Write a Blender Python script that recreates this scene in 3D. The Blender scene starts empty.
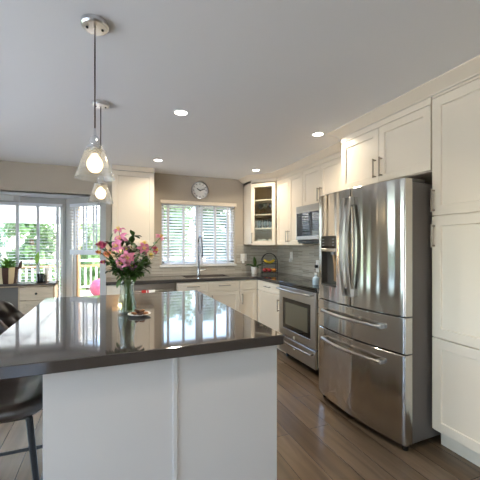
import bpy, bmesh, math, random
from mathutils import Vector, Matrix
random.seed(7)
SC = bpy.context.scene
COL = SC.collection
PI = math.pi

# ------------------------------------------------------------------ camera
YAW = math.radians(21.7); CH = 1.345
cam = bpy.data.cameras.new('camera'); camo = bpy.data.objects.new('camera', cam); COL.objects.link(camo)
cam.sensor_width = 36; cam.lens = 326 / 480 * 36; cam.shift_y = 6 / 480
cam.clip_start = .02
camo.location = (0, 0, CH); camo.rotation_euler = (PI / 2, 0, -YAW)
SC.camera = camo

# ------------------------------------------------------------------ light and exposure
SC.view_settings.view_transform = 'Standard'; SC.view_settings.look = 'None'
SC.view_settings.gamma = 1; SC.view_settings.use_curve_mapping = False
SC.view_settings.exposure = 0.12
SC.cycles.use_denoising = True
SC.cycles.max_bounces = 10; SC.cycles.diffuse_bounces = 5; SC.cycles.glossy_bounces = 5
SC.cycles.transparent_max_bounces = 24; SC.cycles.transmission_bounces = 8
SC.cycles.caustics_reflective = False; SC.cycles.caustics_refractive = False
SC.cycles.sample_clamp_indirect = 6.0
SKY, SUN, DOWN = 2.3, 8.0, 8.0
w = bpy.data.worlds.new('sky'); SC.world = w; w.use_nodes = True
nt = w.node_tree; nt.nodes.clear()
sk = nt.nodes.new('ShaderNodeTexSky'); sk.sky_type = 'NISHITA'; sk.sun_disc = False
sk.sun_elevation = math.radians(48); sk.sun_rotation = math.radians(100); sk.dust_density = 3.0; sk.air_density = 1.0; sk.ozone_density = .6
bgn = nt.nodes.new('ShaderNodeBackground'); bgn.inputs[1].default_value = SKY
on = nt.nodes.new('ShaderNodeOutputWorld')
nt.links.new(sk.outputs[0], bgn.inputs[0]); nt.links.new(bgn.outputs[0], on.inputs[0])
sl = bpy.data.lights.new('sun', 'SUN'); sl.energy = SUN; sl.angle = .02; sl.color = (1, .95, .86)
so = bpy.data.objects.new('sun', sl); COL.objects.link(so)
so.rotation_euler = Vector((-.75, .18, -.85)).to_track_quat('-Z', 'Y').to_euler(); so.location = (6, 2, 8)

# ------------------------------------------------------------------ helpers
def lin(c):
    if isinstance(c, str):
        c = [int(c[i:i + 2], 16) / 255 for i in (0, 2, 4)]
    return tuple(v / 12.92 if v <= .04045 else ((v + .055) / 1.055) ** 2.4 for v in c) + (1,)

MATS = {}
def mat(name, col, rough=.5, metal=0., spec=.5, coat=0., var=0., vscale=8., bump=0., bscale=60., emit=None, estr=0., stretch=None, sub=0.):
    if name in MATS: return MATS[name]
    m = bpy.data.materials.new(name); m.use_nodes = True; n = m.node_tree; b = n.nodes['Principled BSDF']
    c = lin(col); b.inputs['Base Color'].default_value = c; b.inputs['Roughness'].default_value = rough
    b.inputs['Metallic'].default_value = metal; b.inputs['Specular IOR Level'].default_value = spec
    b.inputs['Coat Weight'].default_value = coat; b.inputs['Coat Roughness'].default_value = .05
    tc = n.nodes.new('ShaderNodeTexCoord'); mp = n.nodes.new('ShaderNodeMapping')
    n.links.new(tc.outputs['Object'], mp.inputs[0])
    if stretch: mp.inputs['Scale'].default_value = stretch
    if var:
        t = n.nodes.new('ShaderNodeTexNoise'); t.inputs['Scale'].default_value = vscale; t.inputs['Detail'].default_value = 4
        n.links.new(mp.outputs[0], t.inputs['Vector'])
        r = n.nodes.new('ShaderNodeValToRGB')
        r.color_ramp.elements[0].position = .3; r.color_ramp.elements[1].position = .7
        r.color_ramp.elements[0].color = tuple(v * (1 - var) for v in c[:3]) + (1,)
        r.color_ramp.elements[1].color = tuple(min(1, v * (1 + var)) for v in c[:3]) + (1,)
        n.links.new(t.outputs[0], r.inputs[0]); n.links.new(r.outputs[0], b.inputs['Base Color'])
    if bump:
        t = n.nodes.new('ShaderNodeTexNoise'); t.inputs['Scale'].default_value = bscale; t.inputs['Detail'].default_value = 3
        n.links.new(mp.outputs[0], t.inputs['Vector'])
        bp = n.nodes.new('ShaderNodeBump'); bp.inputs['Strength'].default_value = bump; bp.inputs['Distance'].default_value = .01
        n.links.new(t.outputs[0], bp.inputs['Height']); n.links.new(bp.outputs[0], b.inputs['Normal'])
    if emit:
        b.inputs['Emission Color'].default_value = lin(emit); b.inputs['Emission Strength'].default_value = estr
    MATS[name] = m; return m

def glassmat(name, tint='ffffff', refl=1.0, rough=.0, ior=1.45):
    m = bpy.data.materials.new(name); m.use_nodes = True; n = m.node_tree; n.nodes.clear()
    o = n.nodes.new('ShaderNodeOutputMaterial'); mx = n.nodes.new('ShaderNodeMixShader')
    t = n.nodes.new('ShaderNodeBsdfTransparent'); t.inputs[0].default_value = lin(tint)
    g = n.nodes.new('ShaderNodeBsdfGlossy'); g.inputs['Roughness'].default_value = rough
    f = n.nodes.new('ShaderNodeLayerWeight'); f.inputs[0].default_value = .5
    pw = n.nodes.new('ShaderNodeMath'); pw.operation = 'POWER'; pw.inputs[1].default_value = 3.5
    ad = n.nodes.new('ShaderNodeMath'); ad.operation = 'MULTIPLY_ADD'; ad.inputs[1].default_value = .9; ad.inputs[2].default_value = .04
    mu = n.nodes.new('ShaderNodeMath'); mu.operation = 'MULTIPLY'; mu.inputs[1].default_value = refl; mu.use_clamp = True
    n.links.new(f.outputs['Facing'], pw.inputs[0]); n.links.new(pw.outputs[0], ad.inputs[0]); n.links.new(ad.outputs[0], mu.inputs[0]); n.links.new(mu.outputs[0], mx.inputs[0])
    n.links.new(t.outputs[0], mx.inputs[1]); n.links.new(g.outputs[0], mx.inputs[2]); n.links.new(mx.outputs[0], o.inputs[0])
    MATS[name] = m; return m

def steelmat(name, col, rough, aniso, wav=.0, rot=.25):
    m = bpy.data.materials.new(name); m.use_nodes = True; n = m.node_tree; b = n.nodes['Principled BSDF']
    b.inputs['Base Color'].default_value = lin(col); b.inputs['Metallic'].default_value = 1; b.inputs['Roughness'].default_value = rough
    b.inputs['Anisotropic'].default_value = aniso
    tg = n.nodes.new('ShaderNodeTangent'); tg.direction_type = 'RADIAL'; tg.axis = 'Z'
    n.links.new(tg.outputs[0], b.inputs['Tangent'])
    b.inputs['Anisotropic Rotation'].default_value = rot
    if wav:
        tc = n.nodes.new('ShaderNodeTexCoord'); mp = n.nodes.new('ShaderNodeMapping'); mp.inputs['Scale'].default_value = (7, 7, .35)
        t = n.nodes.new('ShaderNodeTexNoise'); t.inputs['Scale'].default_value = 1.0; t.inputs['Detail'].default_value = 1
        n.links.new(tc.outputs['Object'], mp.inputs[0]); n.links.new(mp.outputs[0], t.inputs['Vector'])
        bp = n.nodes.new('ShaderNodeBump'); bp.inputs['Strength'].default_value = wav; bp.inputs['Distance'].default_value = .02
        n.links.new(t.outputs[0], bp.inputs['Height']); n.links.new(bp.outputs[0], b.inputs['Normal'])
    MATS[name] = m; return m

ORG = {}          # mesh origin of every object (world, unrotated root)
LOCAL = set()     # roots whose parts are written in local coordinates
def tag(o, label=None, cat=None, group=None, kind=None):
    if label: o['label'] = label
    if cat: o['category'] = cat
    if group: o['group'] = group
    if kind: o['kind'] = kind
    return o
def thing(name, label, cat, loc=(0, 0, 0), rz=None, group=None):
    o = bpy.data.objects.new(name, None); COL.objects.link(o); o.location = loc; o.empty_display_size = .05
    ORG[o] = Vector(loc)
    if rz is not None: o.rotation_euler = (0, 0, rz); LOCAL.add(o); ORG[o] = Vector((0, 0, 0))
    return tag(o, label, cat, group)
def obj(name, bm, m, parent=None, loc=None, ang=35, smooth=True, recalc=True):
    if recalc: bmesh.ops.recalc_face_normals(bm, faces=bm.faces)
    org = ORG[parent] if parent is not None else Vector(loc or (0, 0, 0))
    if org.length: bmesh.ops.translate(bm, verts=bm.verts, vec=-org)
    me = bpy.data.meshes.new(name); bm.to_mesh(me); bm.free()
    ms = m if isinstance(m, (list, tuple)) else [m]
    for x in ms: me.materials.append(MATS[x] if isinstance(x, str) else x)
    if smooth:
        me.polygons.foreach_set('use_smooth', [True] * len(me.polygons))
        me.set_sharp_from_angle(angle=math.radians(ang))
    o = bpy.data.objects.new(name, me); COL.objects.link(o)
    if parent is not None: o.parent = parent
    else: o.location = org
    ORG[o] = org
    return o
def struct(name, bm, m, loc=None):
    o = obj(name, bm, m, None, loc); o['kind'] = 'structure'; return o
B = bmesh.new
class Fr:
    """a frame: origin, U across, D outward, Z up"""
    def __init__(s, o, u, d, z=(0, 0, 1)): s.o = Vector(o); s.u = Vector(u).normalized(); s.d = Vector(d).normalized(); s.z = Vector(z)
    def __call__(s, a, b, c): return s.o + s.u * a + s.d * b + s.z * c
W = Fr((0, 0, 0), (1, 0, 0), (0, 1, 0))
def box(bm, x0, x1, y0, y1, z0, z1, bev=0., fr=W, mi=0, seg=1):
    v = [bm.verts.new(fr(x, y, z)) for x in (x0, x1) for y in (y0, y1) for z in (z0, z1)]
    q = [(0, 1, 3, 2), (4, 6, 7, 5), (0, 4, 5, 1), (2, 3, 7, 6), (0, 2, 6, 4), (1, 5, 7, 3)]
    fs = [bm.faces.new([v[i] for i in k]) for k in q]
    for f in fs: f.material_index = mi
    if bev:
        es = list({e for f in fs for e in f.edges})
        r = bmesh.ops.bevel(bm, geom=es, offset=bev, segments=seg, affect='EDGES', profile=.5)
        for f in r['faces']: f.material_index = mi
    return bm
def bx(*a, **k): return box(B(), *a, **k)
def tube(bm, pts, r, n=10, cap=True, mi=0):
    pts = [Vector(p) for p in pts]; rs = r if isinstance(r, (list, tuple)) else [r] * len(pts); rings = []
    up = None
    for i, p in enumerate(pts):
        t = (pts[min(i + 1, len(pts) - 1)] - pts[max(i - 1, 0)]).normalized()
        if up is None: up = Vector((0, 0, 1)) if abs(t.z) < .9 else Vector((1, 0, 0))
        a = t.cross(up).normalized(); b = a.cross(t).normalized(); up = b
        rings.append([bm.verts.new(p + (a * math.cos(2 * PI * k / n) + b * math.sin(2 * PI * k / n)) * rs[i]) for k in range(n)])
    for i in range(len(rings) - 1):
        for k in range(n):
            f = bm.faces.new((rings[i][k], rings[i][(k + 1) % n], rings[i + 1][(k + 1) % n], rings[i + 1][k])); f.material_index = mi
    if cap:
        for r_ in (rings[0], rings[-1]): f = bm.faces.new(r_); f.material_index = mi
    return bm
def lathe(bm, prof, c=(0, 0, 0), n=28, close=False, mi=0):
    c = Vector(c); rings = []
    for r, z in prof:
        rings.append([bm.verts.new(c + Vector((r * math.cos(2 * PI * k / n), r * math.sin(2 * PI * k / n), z))) for k in range(n)] if r > 1e-6 else [bm.verts.new(c + Vector((0, 0, z)))])
    pr = list(zip(rings, rings[1:])) + ([(rings[-1], rings[0])] if close else [])
    for a, b in pr:
        for k in range(n):
            k2 = (k + 1) % n
            if len(a) == 1 and len(b) == 1: continue
            if len(a) == 1: f = bm.faces.new((a[0], b[k2], b[k]))
            elif len(b) == 1: f = bm.faces.new((a[k], a[k2], b[0]))
            else: f = bm.faces.new((a[k], a[k2], b[k2], b[k]))
            f.material_index = mi
    return bm
def prism(bm, poly, z0, z1, mi=0):
    a = [bm.verts.new((x, y, z0)) for x, y in poly]; b = [bm.verts.new((x, y, z1)) for x, y in poly]; n = len(poly)
    fs = [bm.faces.new(a), bm.faces.new(b)] + [bm.faces.new((a[i], a[(i + 1) % n], b[(i + 1) % n], b[i])) for i in range(n)]
    for f in fs: f.material_index = mi
    return bm
def blob(bm, c, r, sub=2, sc=(1, 1, 1), M=None, mi=0, jit=0.):
    rr = bmesh.ops.create_icosphere(bm, subdivisions=sub, radius=1)
    for v in rr['verts']:
        p = Vector((v.co.x * sc[0], v.co.y * sc[1], v.co.z * sc[2])) * r * (1 + random.uniform(-jit, jit))
        v.co = (M @ p if M else p) + Vector(c)
        for f in v.link_faces: f.material_index = mi
    return bm
def shaker(fr, w_, z0, z1, t=.02, fw=.06, rec=.009, opening=False, u0=0.):
    """shaker door on frame fr: back at d=0, face at d=t"""
    bm = B(); a, b = u0, u0 + w_; fz = min(fw, (z1 - z0) * .3)
    def ring(i, j, d): return [bm.verts.new(fr(x, d, z)) for x, z in ((a + i, z0 + j), (b - i, z0 + j), (b - i, z1 - j), (a + i, z1 - j))]
    back, o0, o1 = ring(0, 0, 0), ring(0, 0, t - .002), ring(.002, .002, t)
    i1, i2 = ring(fw, fz, t), ring(fw + .004, fz + .004, t - rec)
    def band(p, q):
        for k in range(4): bm.faces.new((p[k], p[(k + 1) % 4], q[(k + 1) % 4], q[k]))
    band(back, o0); band(o0, o1); band(o1, i1); band(i1, i2)
    if opening:
        i3 = ring(fw + .004, fz + .004, 0); band(i2, i3); band(i3, back)
    else:
        bm.faces.new(i2); bm.faces.new(back)
    return bm
def slab(fr, w_, z0, z1, t=.02, u0=0.):
    return box(B(), u0, u0 + w_, 0, t, z0, z1, .002, fr)
def pull(fr, u, z, L, vert=True, d0=.02, r=.005, out=.03):
    bm = B()
    if vert: p, q = (u, z), (u, z + L)
    else: p, q = (u, z), (u + L, z)
    e = .012
    for (a, c) in (p, q):
        cu = (a + (e if (not vert and a == p[0]) else (-e if not vert else 0)))
        cz = (c + (e if (vert and c == p[1]) else (-e if vert else 0)))
        box(bm, cu - r, cu + r, d0, d0 + out, cz - r, cz + r, 0, fr)
    if vert: box(bm, u - r, u + r, d0 + out - r, d0 + out + r, z, z + L, .0015, fr)
    else: box(bm, u, u + L, d0 + out - r, d0 + out + r, z - r, z + r, .0015, fr)
    return bm
def at(px, py, zc):
    a = (px - 240) / 326; b = -(py - 246) / 326; s, c = math.sin(YAW), math.cos(YAW)
    return Vector((zc * (s + a * c), zc * (c - a * s), CH + b * zc))
def copy_tree(o, parent=None):
    c = o.copy(); COL.objects.link(c)
    if parent: c.parent = parent
    for ch in list(o.children): copy_tree(ch, c)
    return c

# ------------------------------------------------------------------ materials
mat('wall_paint', 'b6ac9c', .8, bump=.03, bscale=180)
mat('ceiling_paint', 'eeedec', .9, bump=.02, bscale=120)
mat('white_trim', 'e4e4e2', .4)
mat('casing_backlit_grey', 'b4b4b1', .5)  # grey holds the backlit shade of the bay casings and walls
mat('cabinet_paint', 'e8dcc8', .38, spec=.4)
mat('cabinet_inside', 'c9b79a', .6)
mat('island_paint', 'cdcccb', .4, spec=.4)
mat('nickel', 'a59a8c', .3, metal=1)
mat('chrome', 'd8dadd', .08, metal=1)
mat('faucet_metal', '85878b', .22, metal=1)
mat('satin_nickel', 'dcdbd8', .28, metal=1)
mat('cord_brown', '3b2b26', .7)
mat('black_metal', '17181a', .4, metal=.2)
mat('black_plastic', '0c0c0e', .25)
mat('black_glass', '08090a', .06, spec=.6)
mat('dark_steel', '3b3a3a', .45, metal=.3)
mat('leather', '3b3431', .29, spec=.8, var=.08, vscale=14, bump=.12, bscale=220)
mat('white_plastic', 'ecebe6', .35)
mat('ceramic', 'eeeae2', .2)
mat('quartz', '443f3c', .055, spec=.7, var=.1, vscale=240)
mat('blind_white', 'e2e6ec', .45)
mat('tape_white', 'd8dbe0', .8)
mat('oak', 'b5a187', .5, var=.12, vscale=3, stretch=(14, 14, 2))
mat('oak_pale', 'c3b49c', .5, var=.12, vscale=3, stretch=(2, 14, 14))
mat('dark_wood', '3c3029', .35)
mat('grey_recess', '6d6a64', .7)
mat('stem', '4c6a2c', .5, var=.2)
mat('leaf', '35521f', .45, var=.35, vscale=20)
mat('leaf_bright', '6fa33a', .45, var=.3, vscale=20)  # bright green leaves of the two sideboard plants
mat('petal_pink', 'cf7c98', .55, var=.25, vscale=30)
mat('petal_deep', 'b7486b', .55, var=.2, vscale=30)
mat('petal_mauve', 'a8709a', .55, var=.25, vscale=30)
mat('petal_peach', 'd98e6a', .6, var=.2, vscale=60)
mat('petal_cream', 'eedcbc', .5, var=.08, vscale=20)
mat('petal_yellow', 'e6c95a', .5, var=.1)
mat('banana', 'e8c52e', .5, var=.06)
mat('apple', 'a3262a', .3, var=.3, vscale=20)
mat('orange', 'e68a24', .5, bump=.1, bscale=150)
mat('lemon', 'e8cb3a', .45, bump=.1, bscale=120)
mat('cookie', '9a6a45', .8, var=.3, vscale=60, bump=.4, bscale=90)
mat('cookie_dark', '5a3a28', .8, var=.3, vscale=60, bump=.4, bscale=90)
mat('soil', '2f241c', .9, bump=.4)
mat('deck_wood', '9a938b', .7, var=.15, vscale=3, stretch=(1, 10, 1))
mat('rail_white', 'f0efec', .5)
mat('rail_wood', 'a07a55', .6, var=.15, stretch=(1, 8, 8))
mat('umbrella_cloth', 'f6f6f4', .8)
mat('grass', '5d7a38', .9, var=.3, vscale=2)
mat('bark', '5b4a3b', .9, bump=.5, bscale=20)
mat('ball_pink', '8f2b50', .35)
mat('brass_wood', 'b08a63', .5)
mat('lamp_glow', 'ffffff', .5, emit='fff6e6', estr=14)
mat('bulb_glow', 'ffffff', .5, emit='ffe2b0', estr=3.5)
mat('puck_glow', 'ffffff', .5, emit='ffc98a', estr=8)
mat('clock_face', 'f1efe9', .5)
mat('towel_red', 'b5322e', .9)
mat('towel_white', 'e8e4dc', .9)
mat('pale_blue', 'b9cdda', .2)
mat('candle_wax', 'efece4', .5)
glassmat('window_glass', 'fbfdfd', .8)
glassmat('shade_glass', 'fbfaf7', 1.2, .08)
_n = MATS['shade_glass'].node_tree; _o = [q for q in _n.nodes if q.type == 'OUTPUT_MATERIAL'][0]; _s = _o.inputs[0].links[0].from_socket
_d = _n.nodes.new('ShaderNodeBsdfTranslucent'); _d.inputs[0].default_value = (.95, .93, .9, 1); _x = _n.nodes.new('ShaderNodeMixShader'); _x.inputs[0].default_value = .09
_n.links.new(_s, _x.inputs[1]); _n.links.new(_d.outputs[0], _x.inputs[2]); _n.links.new(_x.outputs[0], _o.inputs[0])
glassmat('vase_glass', 'f2f7f4', 1.3)
glassmat('cabinet_glass', 'f6f8f6', .4)
glassmat('ware_glass', 'e6ebea', 1.8)
glassmat('water', 'f0f5ee', .4)
steelmat('steel', 'c6c3be', .15, .85, .9)
steelmat('steel_plain', 'b8b5b0', .3, .5)
steelmat('handle_steel', 'a8a5a0', .28, .3)

def bricks(name, c1, c2, mort, bw, rh, ms, axes, rough, spec=.5, offs=.5, grain=None, bias=0., bump=0., coat=0.):
    m = bpy.data.materials.new(name); m.use_nodes = True; n = m.node_tree; b = n.nodes['Principled BSDF']
    g = n.nodes.new('ShaderNodeNewGeometry'); s = n.nodes.new('ShaderNodeSeparateXYZ'); c = n.nodes.new('ShaderNodeCombineXYZ')
    n.links.new(g.outputs['Position'], s.inputs[0])
    n.links.new(s.outputs[axes[0]], c.inputs[0]); n.links.new(s.outputs[axes[1]], c.inputs[1])
    t = n.nodes.new('ShaderNodeTexBrick'); n.links.new(c.outputs[0], t.inputs['Vector'])
    t.inputs['Color1'].default_value = lin(c1); t.inputs['Color2'].default_value = lin(c2); t.inputs['Mortar'].default_value = lin(mort)
    t.inputs['Scale'].default_value = 1; t.inputs['Mortar Size'].default_value = ms; t.inputs['Brick Width'].default_value = bw
    t.inputs['Row Height'].default_value = rh; t.inputs['Bias'].default_value = bias; t.offset = offs; t.offset_frequency = 2
    out = t.outputs['Color']
    if grain:
        mp = n.nodes.new('ShaderNodeMapping'); mp.inputs['Scale'].default_value = grain
        n.links.new(g.outputs['Position'], mp.inputs[0])
        k = n.nodes.new('ShaderNodeTexNoise'); k.inputs['Scale'].default_value = 1; k.inputs['Detail'].default_value = 6; k.inputs['Distortion'].default_value = .6
        n.links.new(mp.outputs[0], k.inputs['Vector'])
        r = n.nodes.new('ShaderNodeValToRGB'); r.color_ramp.elements[0].color = (.72, .72, .72, 1); r.color_ramp.elements[1].color = (1.2, 1.17, 1.14, 1)
        r.color_ramp.elements[0].position = .3; r.color_ramp.elements[1].position = .72
        n.links.new(k.outputs[0], r.inputs[0])
        x = n.nodes.new('ShaderNodeMix'); x.data_type = 'RGBA'; x.blend_type = 'MULTIPLY'; x.inputs[0].default_value = 1
        n.links.new(out, x.inputs[6]); n.links.new(r.outputs[0], x.inputs[7]); out = x.outputs[2]
    n.links.new(out, b.inputs['Base Color']); b.inputs['Roughness'].default_value = rough; b.inputs['Specular IOR Level'].default_value = spec
    b.inputs['Coat Weight'].default_value = coat; b.inputs['Coat Roughness'].default_value = .12
    if bump:
        bp = n.nodes.new('ShaderNodeBump'); bp.inputs['Strength'].default_value = bump; bp.inputs['Distance'].default_value = .003; bp.invert = True
        n.links.new(t.outputs['Fac'], bp.inputs['Height']); n.links.new(bp.outputs[0], b.inputs['Normal'])
    MATS[name] = m
bricks('floor_planks', '766655', '605141', '352a23', 1.25, .17, .0022, (1, 0), .19, .5, .37, (16, 1.4, 1), bump=.4)
bricks('tile_back', 'c3bcae', '9d978b', 'd0cabe', .28, .024, .0018, (0, 2), .16, .5, .41)
bricks('tile_right', 'c3bcae', '9d978b', 'd0cabe', .28, .024, .0018, (1, 2), .16, .5, .41)

# ------------------------------------------------------------------ the room
ZC = 2.41; YB = 4.88; XR = 2.62; XL = -2.45; YR = -3.2
struct('floor', bx(XL - .15, XR + .15, YR - .15, 5.6, -.08, 0), 'floor_planks')
struct('ceiling', bx(XL - .15, XR + .15, YR - .15, YB + .15, ZC, ZC + .12), 'ceiling_paint')
KX0, KX1, KZ0, KZ1 = .70, 1.85, 1.06, 2.0      # kitchen window opening
bm = B()
box(bm, -.04, KX0, YB, YB + .15, 0, ZC); box(bm, KX1, XR + .15, YB, YB + .15, 0, ZC)
box(bm, KX0, KX1, YB, YB + .15, 0, KZ0); box(bm, KX0, KX1, YB, YB + .15, KZ1, ZC)
box(bm, XL - .15, -.04, YB, YB + .15, 2.045, ZC)
struct('wall_back', bm, 'wall_paint')
struct('wall_right', bx(XR, XR + .15, YR, YB, 0, ZC), 'wall_paint')
bm = B()                                             # left wall with a wide window opening
box(bm, XL - .15, XL, YR, -.3, 0, ZC); box(bm, XL - .15, XL, 3.4, YB, 0, ZC)
box(bm, XL - .15, XL, -.3, 3.4, 2.15, ZC)
struct('wall_left', bm, 'wall_paint')
bm = B()                                             # wall behind the viewer with patio doors
box(bm, XL - .15, -2.3, YR - .15, YR, 0, ZC); box(bm, -.9, XR + .15, YR - .15, YR, 0, ZC); box(bm, -2.3, -.9, YR - .15, YR, 2.15, ZC)
struct('wall_front', bm, 'wall_paint')
bm = B()
for x in (-2.3, -1.63, -.96): box(bm, x, x + .06, YR - .1, YR - .04, 0, 2.15)
box(bm, -2.3, -.9, YR - .1, YR - .04, 0, .08); box(bm, -2.3, -.9, YR - .1, YR - .04, 2.09, 2.15)
o = struct('door_1', bm, 'white_trim')
g = obj('glass_pane', bx(-2.25, -.95, YR - .075, YR - .069, .06, 2.1), 'window_glass', o)
bm = B()
for y in (-.3, .92, 2.13, 3.34): box(bm, XL - .1, XL - .04, y, y + .06, 0, 2.15)
box(bm, XL - .1, XL - .04, -.3, 3.4, 0, .06); box(bm, XL - .1, XL - .04, -.3, 3.4, 2.09, 2.15)
o = struct('door_2', bm, 'white_trim')
obj('glass_pane', bx(XL - .075, XL - .069, -.25, 3.35, .05, 2.1), 'window_glass', o)

# kitchen window
bm = B()
Y0, Y1 = YB + .07, YB + .13
for x0, x1 in ((KX0, KX0 + .045), (KX1 - .045, KX1), (1.25, 1.30)): box(bm, x0, x1, Y0, Y1, KZ0, KZ1)
for z0, z1 in ((KZ0, KZ0 + .045), (KZ1 - .045, KZ1)): box(bm, KX0, KX1, Y0, Y1, z0, z1)
o = struct('window_1', bm, 'white_trim')
obj('glass_pane', bx(KX0 + .03, KX1 - .03, YB + .098, YB + .103, KZ0 + .03, KZ1 - .03), 'window_glass', o)
obj('window_sill', bx(KX0 - .025, KX1 + .025, YB - .03, YB + .07, KZ0 - .03, KZ0, .004), 'white_trim', o)

# bay: centre wall at Y 5.44, slanted wall down to the corner of the kitchen
BA = Vector((-.61, 5.44, 0)); BB = Vector((-.04, 4.88, 0)); LW = (BB - BA).length
UB = (BB - BA) / LW; NB = Vector((-UB.y, UB.x, 0)); NB = NB if NB.y < 0 else -NB     # inward normal
FB = Fr(BA, UB, NB)
BC = Vector((-1.88, 5.44, 0)); BD = Vector((-2.45, 4.88, 0)); UC = (BC - BD) / LW; NC = Vector((-UC.y, UC.x, 0)); NC = NC if NC.y < 0 else -NC
FC = Fr(BD, UC, NC)
WZ0, WZ1 = .45, 1.955
bm = B()
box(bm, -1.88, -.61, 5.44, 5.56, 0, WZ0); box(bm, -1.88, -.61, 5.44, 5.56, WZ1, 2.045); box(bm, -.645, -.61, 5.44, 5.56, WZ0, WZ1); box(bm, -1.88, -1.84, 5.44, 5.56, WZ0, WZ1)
struct('wall_bay_centre', bm, 'casing_backlit_grey')
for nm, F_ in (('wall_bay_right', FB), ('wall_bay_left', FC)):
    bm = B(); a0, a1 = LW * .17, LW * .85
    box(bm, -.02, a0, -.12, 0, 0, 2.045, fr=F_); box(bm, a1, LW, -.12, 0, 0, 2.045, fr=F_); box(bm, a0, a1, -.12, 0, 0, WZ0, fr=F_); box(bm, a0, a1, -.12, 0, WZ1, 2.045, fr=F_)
    struct(nm, bm, 'casing_backlit_grey')
bm = prism(B(), [(-2.6, YB + .02), (-1.93, 5.6), (-.56, 5.6), (.1, YB + .02)], 2.045, 2.12)
struct('ceiling_bay', bm, 'white_trim')
# bay windows
bm = B(); y0, y1 = 5.47, 5.53
for x in (-1.84, -.69): box(bm, x, x + .045, y0, y1, WZ0, WZ1)
box(bm, -1.84, -.645, y0, y1, WZ0, WZ0 + .05); box(bm, -1.84, -.645, y0, y1, WZ1 - .03, WZ1)
o = struct('window_2', bm, 'white_trim')
obj('glass_pane', bx(-1.82, -.66, 5.497, 5.502, WZ0 + .03, WZ1 - .02), 'window_glass', o)
obj('casing', box(bx(-1.88, -.61, 5.425, 5.44, WZ1 - .005, 2.04), -.648, -.62, 5.425, 5.44, WZ0, WZ1), 'casing_backlit_grey', o)
obj('window_sill', bx(-1.86, -.63, 5.405, 5.44, WZ0 - .03, WZ0), 'white_trim', o)
for nm, F_ in (('window_3', FB), ('window_4', FC)):
    a0, a1 = LW * .17, LW * .85; bm = B()
    box(bm, a0, a0 + .03, -.1, -.03, WZ0, WZ1, fr=F_); box(bm, a1 - .03, a1, -.1, -.03, WZ0, WZ1, fr=F_)
    box(bm, a0, a1, -.1, -.03, WZ0, WZ0 + .05, fr=F_); box(bm, a0, a1, -.1, -.03, WZ1 - .03, WZ1, fr=F_)
    o = struct(nm, bm, 'white_trim')
    sb = B(); box(sb, a0 + .03, a0 + .055, -.085, -.04, WZ0 + .05, WZ1 - .03, fr=F_)
    tag(obj('sash_stile', sb, 'brass_wood', o), 'tan wooden sash stile')
    obj('glass_pane', box(B(), a0 + .02, a1 - .02, -.068, -.063, WZ0 + .03, WZ1 - .02, fr=F_), 'window_glass', o)
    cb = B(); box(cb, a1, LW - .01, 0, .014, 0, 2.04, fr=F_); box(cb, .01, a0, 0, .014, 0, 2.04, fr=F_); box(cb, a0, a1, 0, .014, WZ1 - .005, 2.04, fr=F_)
    obj('casing', cb, 'casing_backlit_grey', o)
struct('trim_1', bx(-.055, .012, YB - .014, YB, 0, 2.045), 'wall_paint')

# tiled splashback
bm = B()
box(bm, -.03, XR, YB - .01, YB, .9, KZ0 - .031); box(bm, -.03, KX0 - .03, YB - .01, YB, KZ0 - .031, 1.37); box(bm, KX1 + .03, XR, YB - .01, YB, KZ0 - .031, 1.37)
struct('wall_tile_back', bm, 'tile_back')
struct('wall_tile_right', bx(XR - .01, XR, 2.5, YB - .01, .9, 1.42), 'tile_right')

# crown moulding
def crown(path, prof):
    P = [Vector((x, y)) for x, y in path]; bm = B(); rings = []
    for i, p in enumerate(P):
        ns = []
        for a, b in ((i - 1, i), (i, i + 1)):
            if a < 0 or b >= len(P): continue
            t = (P[b] - P[a]).normalized(); ns.append(Vector((-t.y, t.x)))
        if len(ns) == 2:
            m_ = (ns[0] + ns[1]).normalized(); m_ /= max(.3, m_.dot(ns[0]))
        else: m_ = ns[0]
        rings.append([bm.verts.new((p.x + m_.x * d, p.y + m_.y * d, z)) for d, z in prof])
    for a, b in zip(rings, rings[1:]):
        k = len(prof)
        for j in range(k): bm.faces.new((a[j], a[(j + 1) % k], b[(j + 1) % k], b[j]))
    bm.faces.new(rings[0]); bm.faces.new(rings[-1]); return bm
PROF = [(.001, 2.345), (.008, 2.345), (.010, 2.352), (.086, 2.400), (.090, 2.402), (.090, 2.409), (.001, 2.409)]
struct('trim_2', crown([(1.998, .7), (1.998, 2.478), (2.268, 2.478), (2.268, 4.265), (1.998, 4.565), (1.998, YB - .002)], PROF), 'cabinet_paint')
struct('trim_3', crown([(.562, YB - .002), (.562, 4.563), (.018, 4.563), (.018, YB - .002)][::-1], [(-d, z) for d, z in PROF][::-1]) if False else crown([(.562, YB - .002), (.562, 4.563), (.018, 4.563), (.018, YB - .002)][::-1][::-1], [(-d, z) for d, z in PROF]), 'cabinet_paint')

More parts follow.
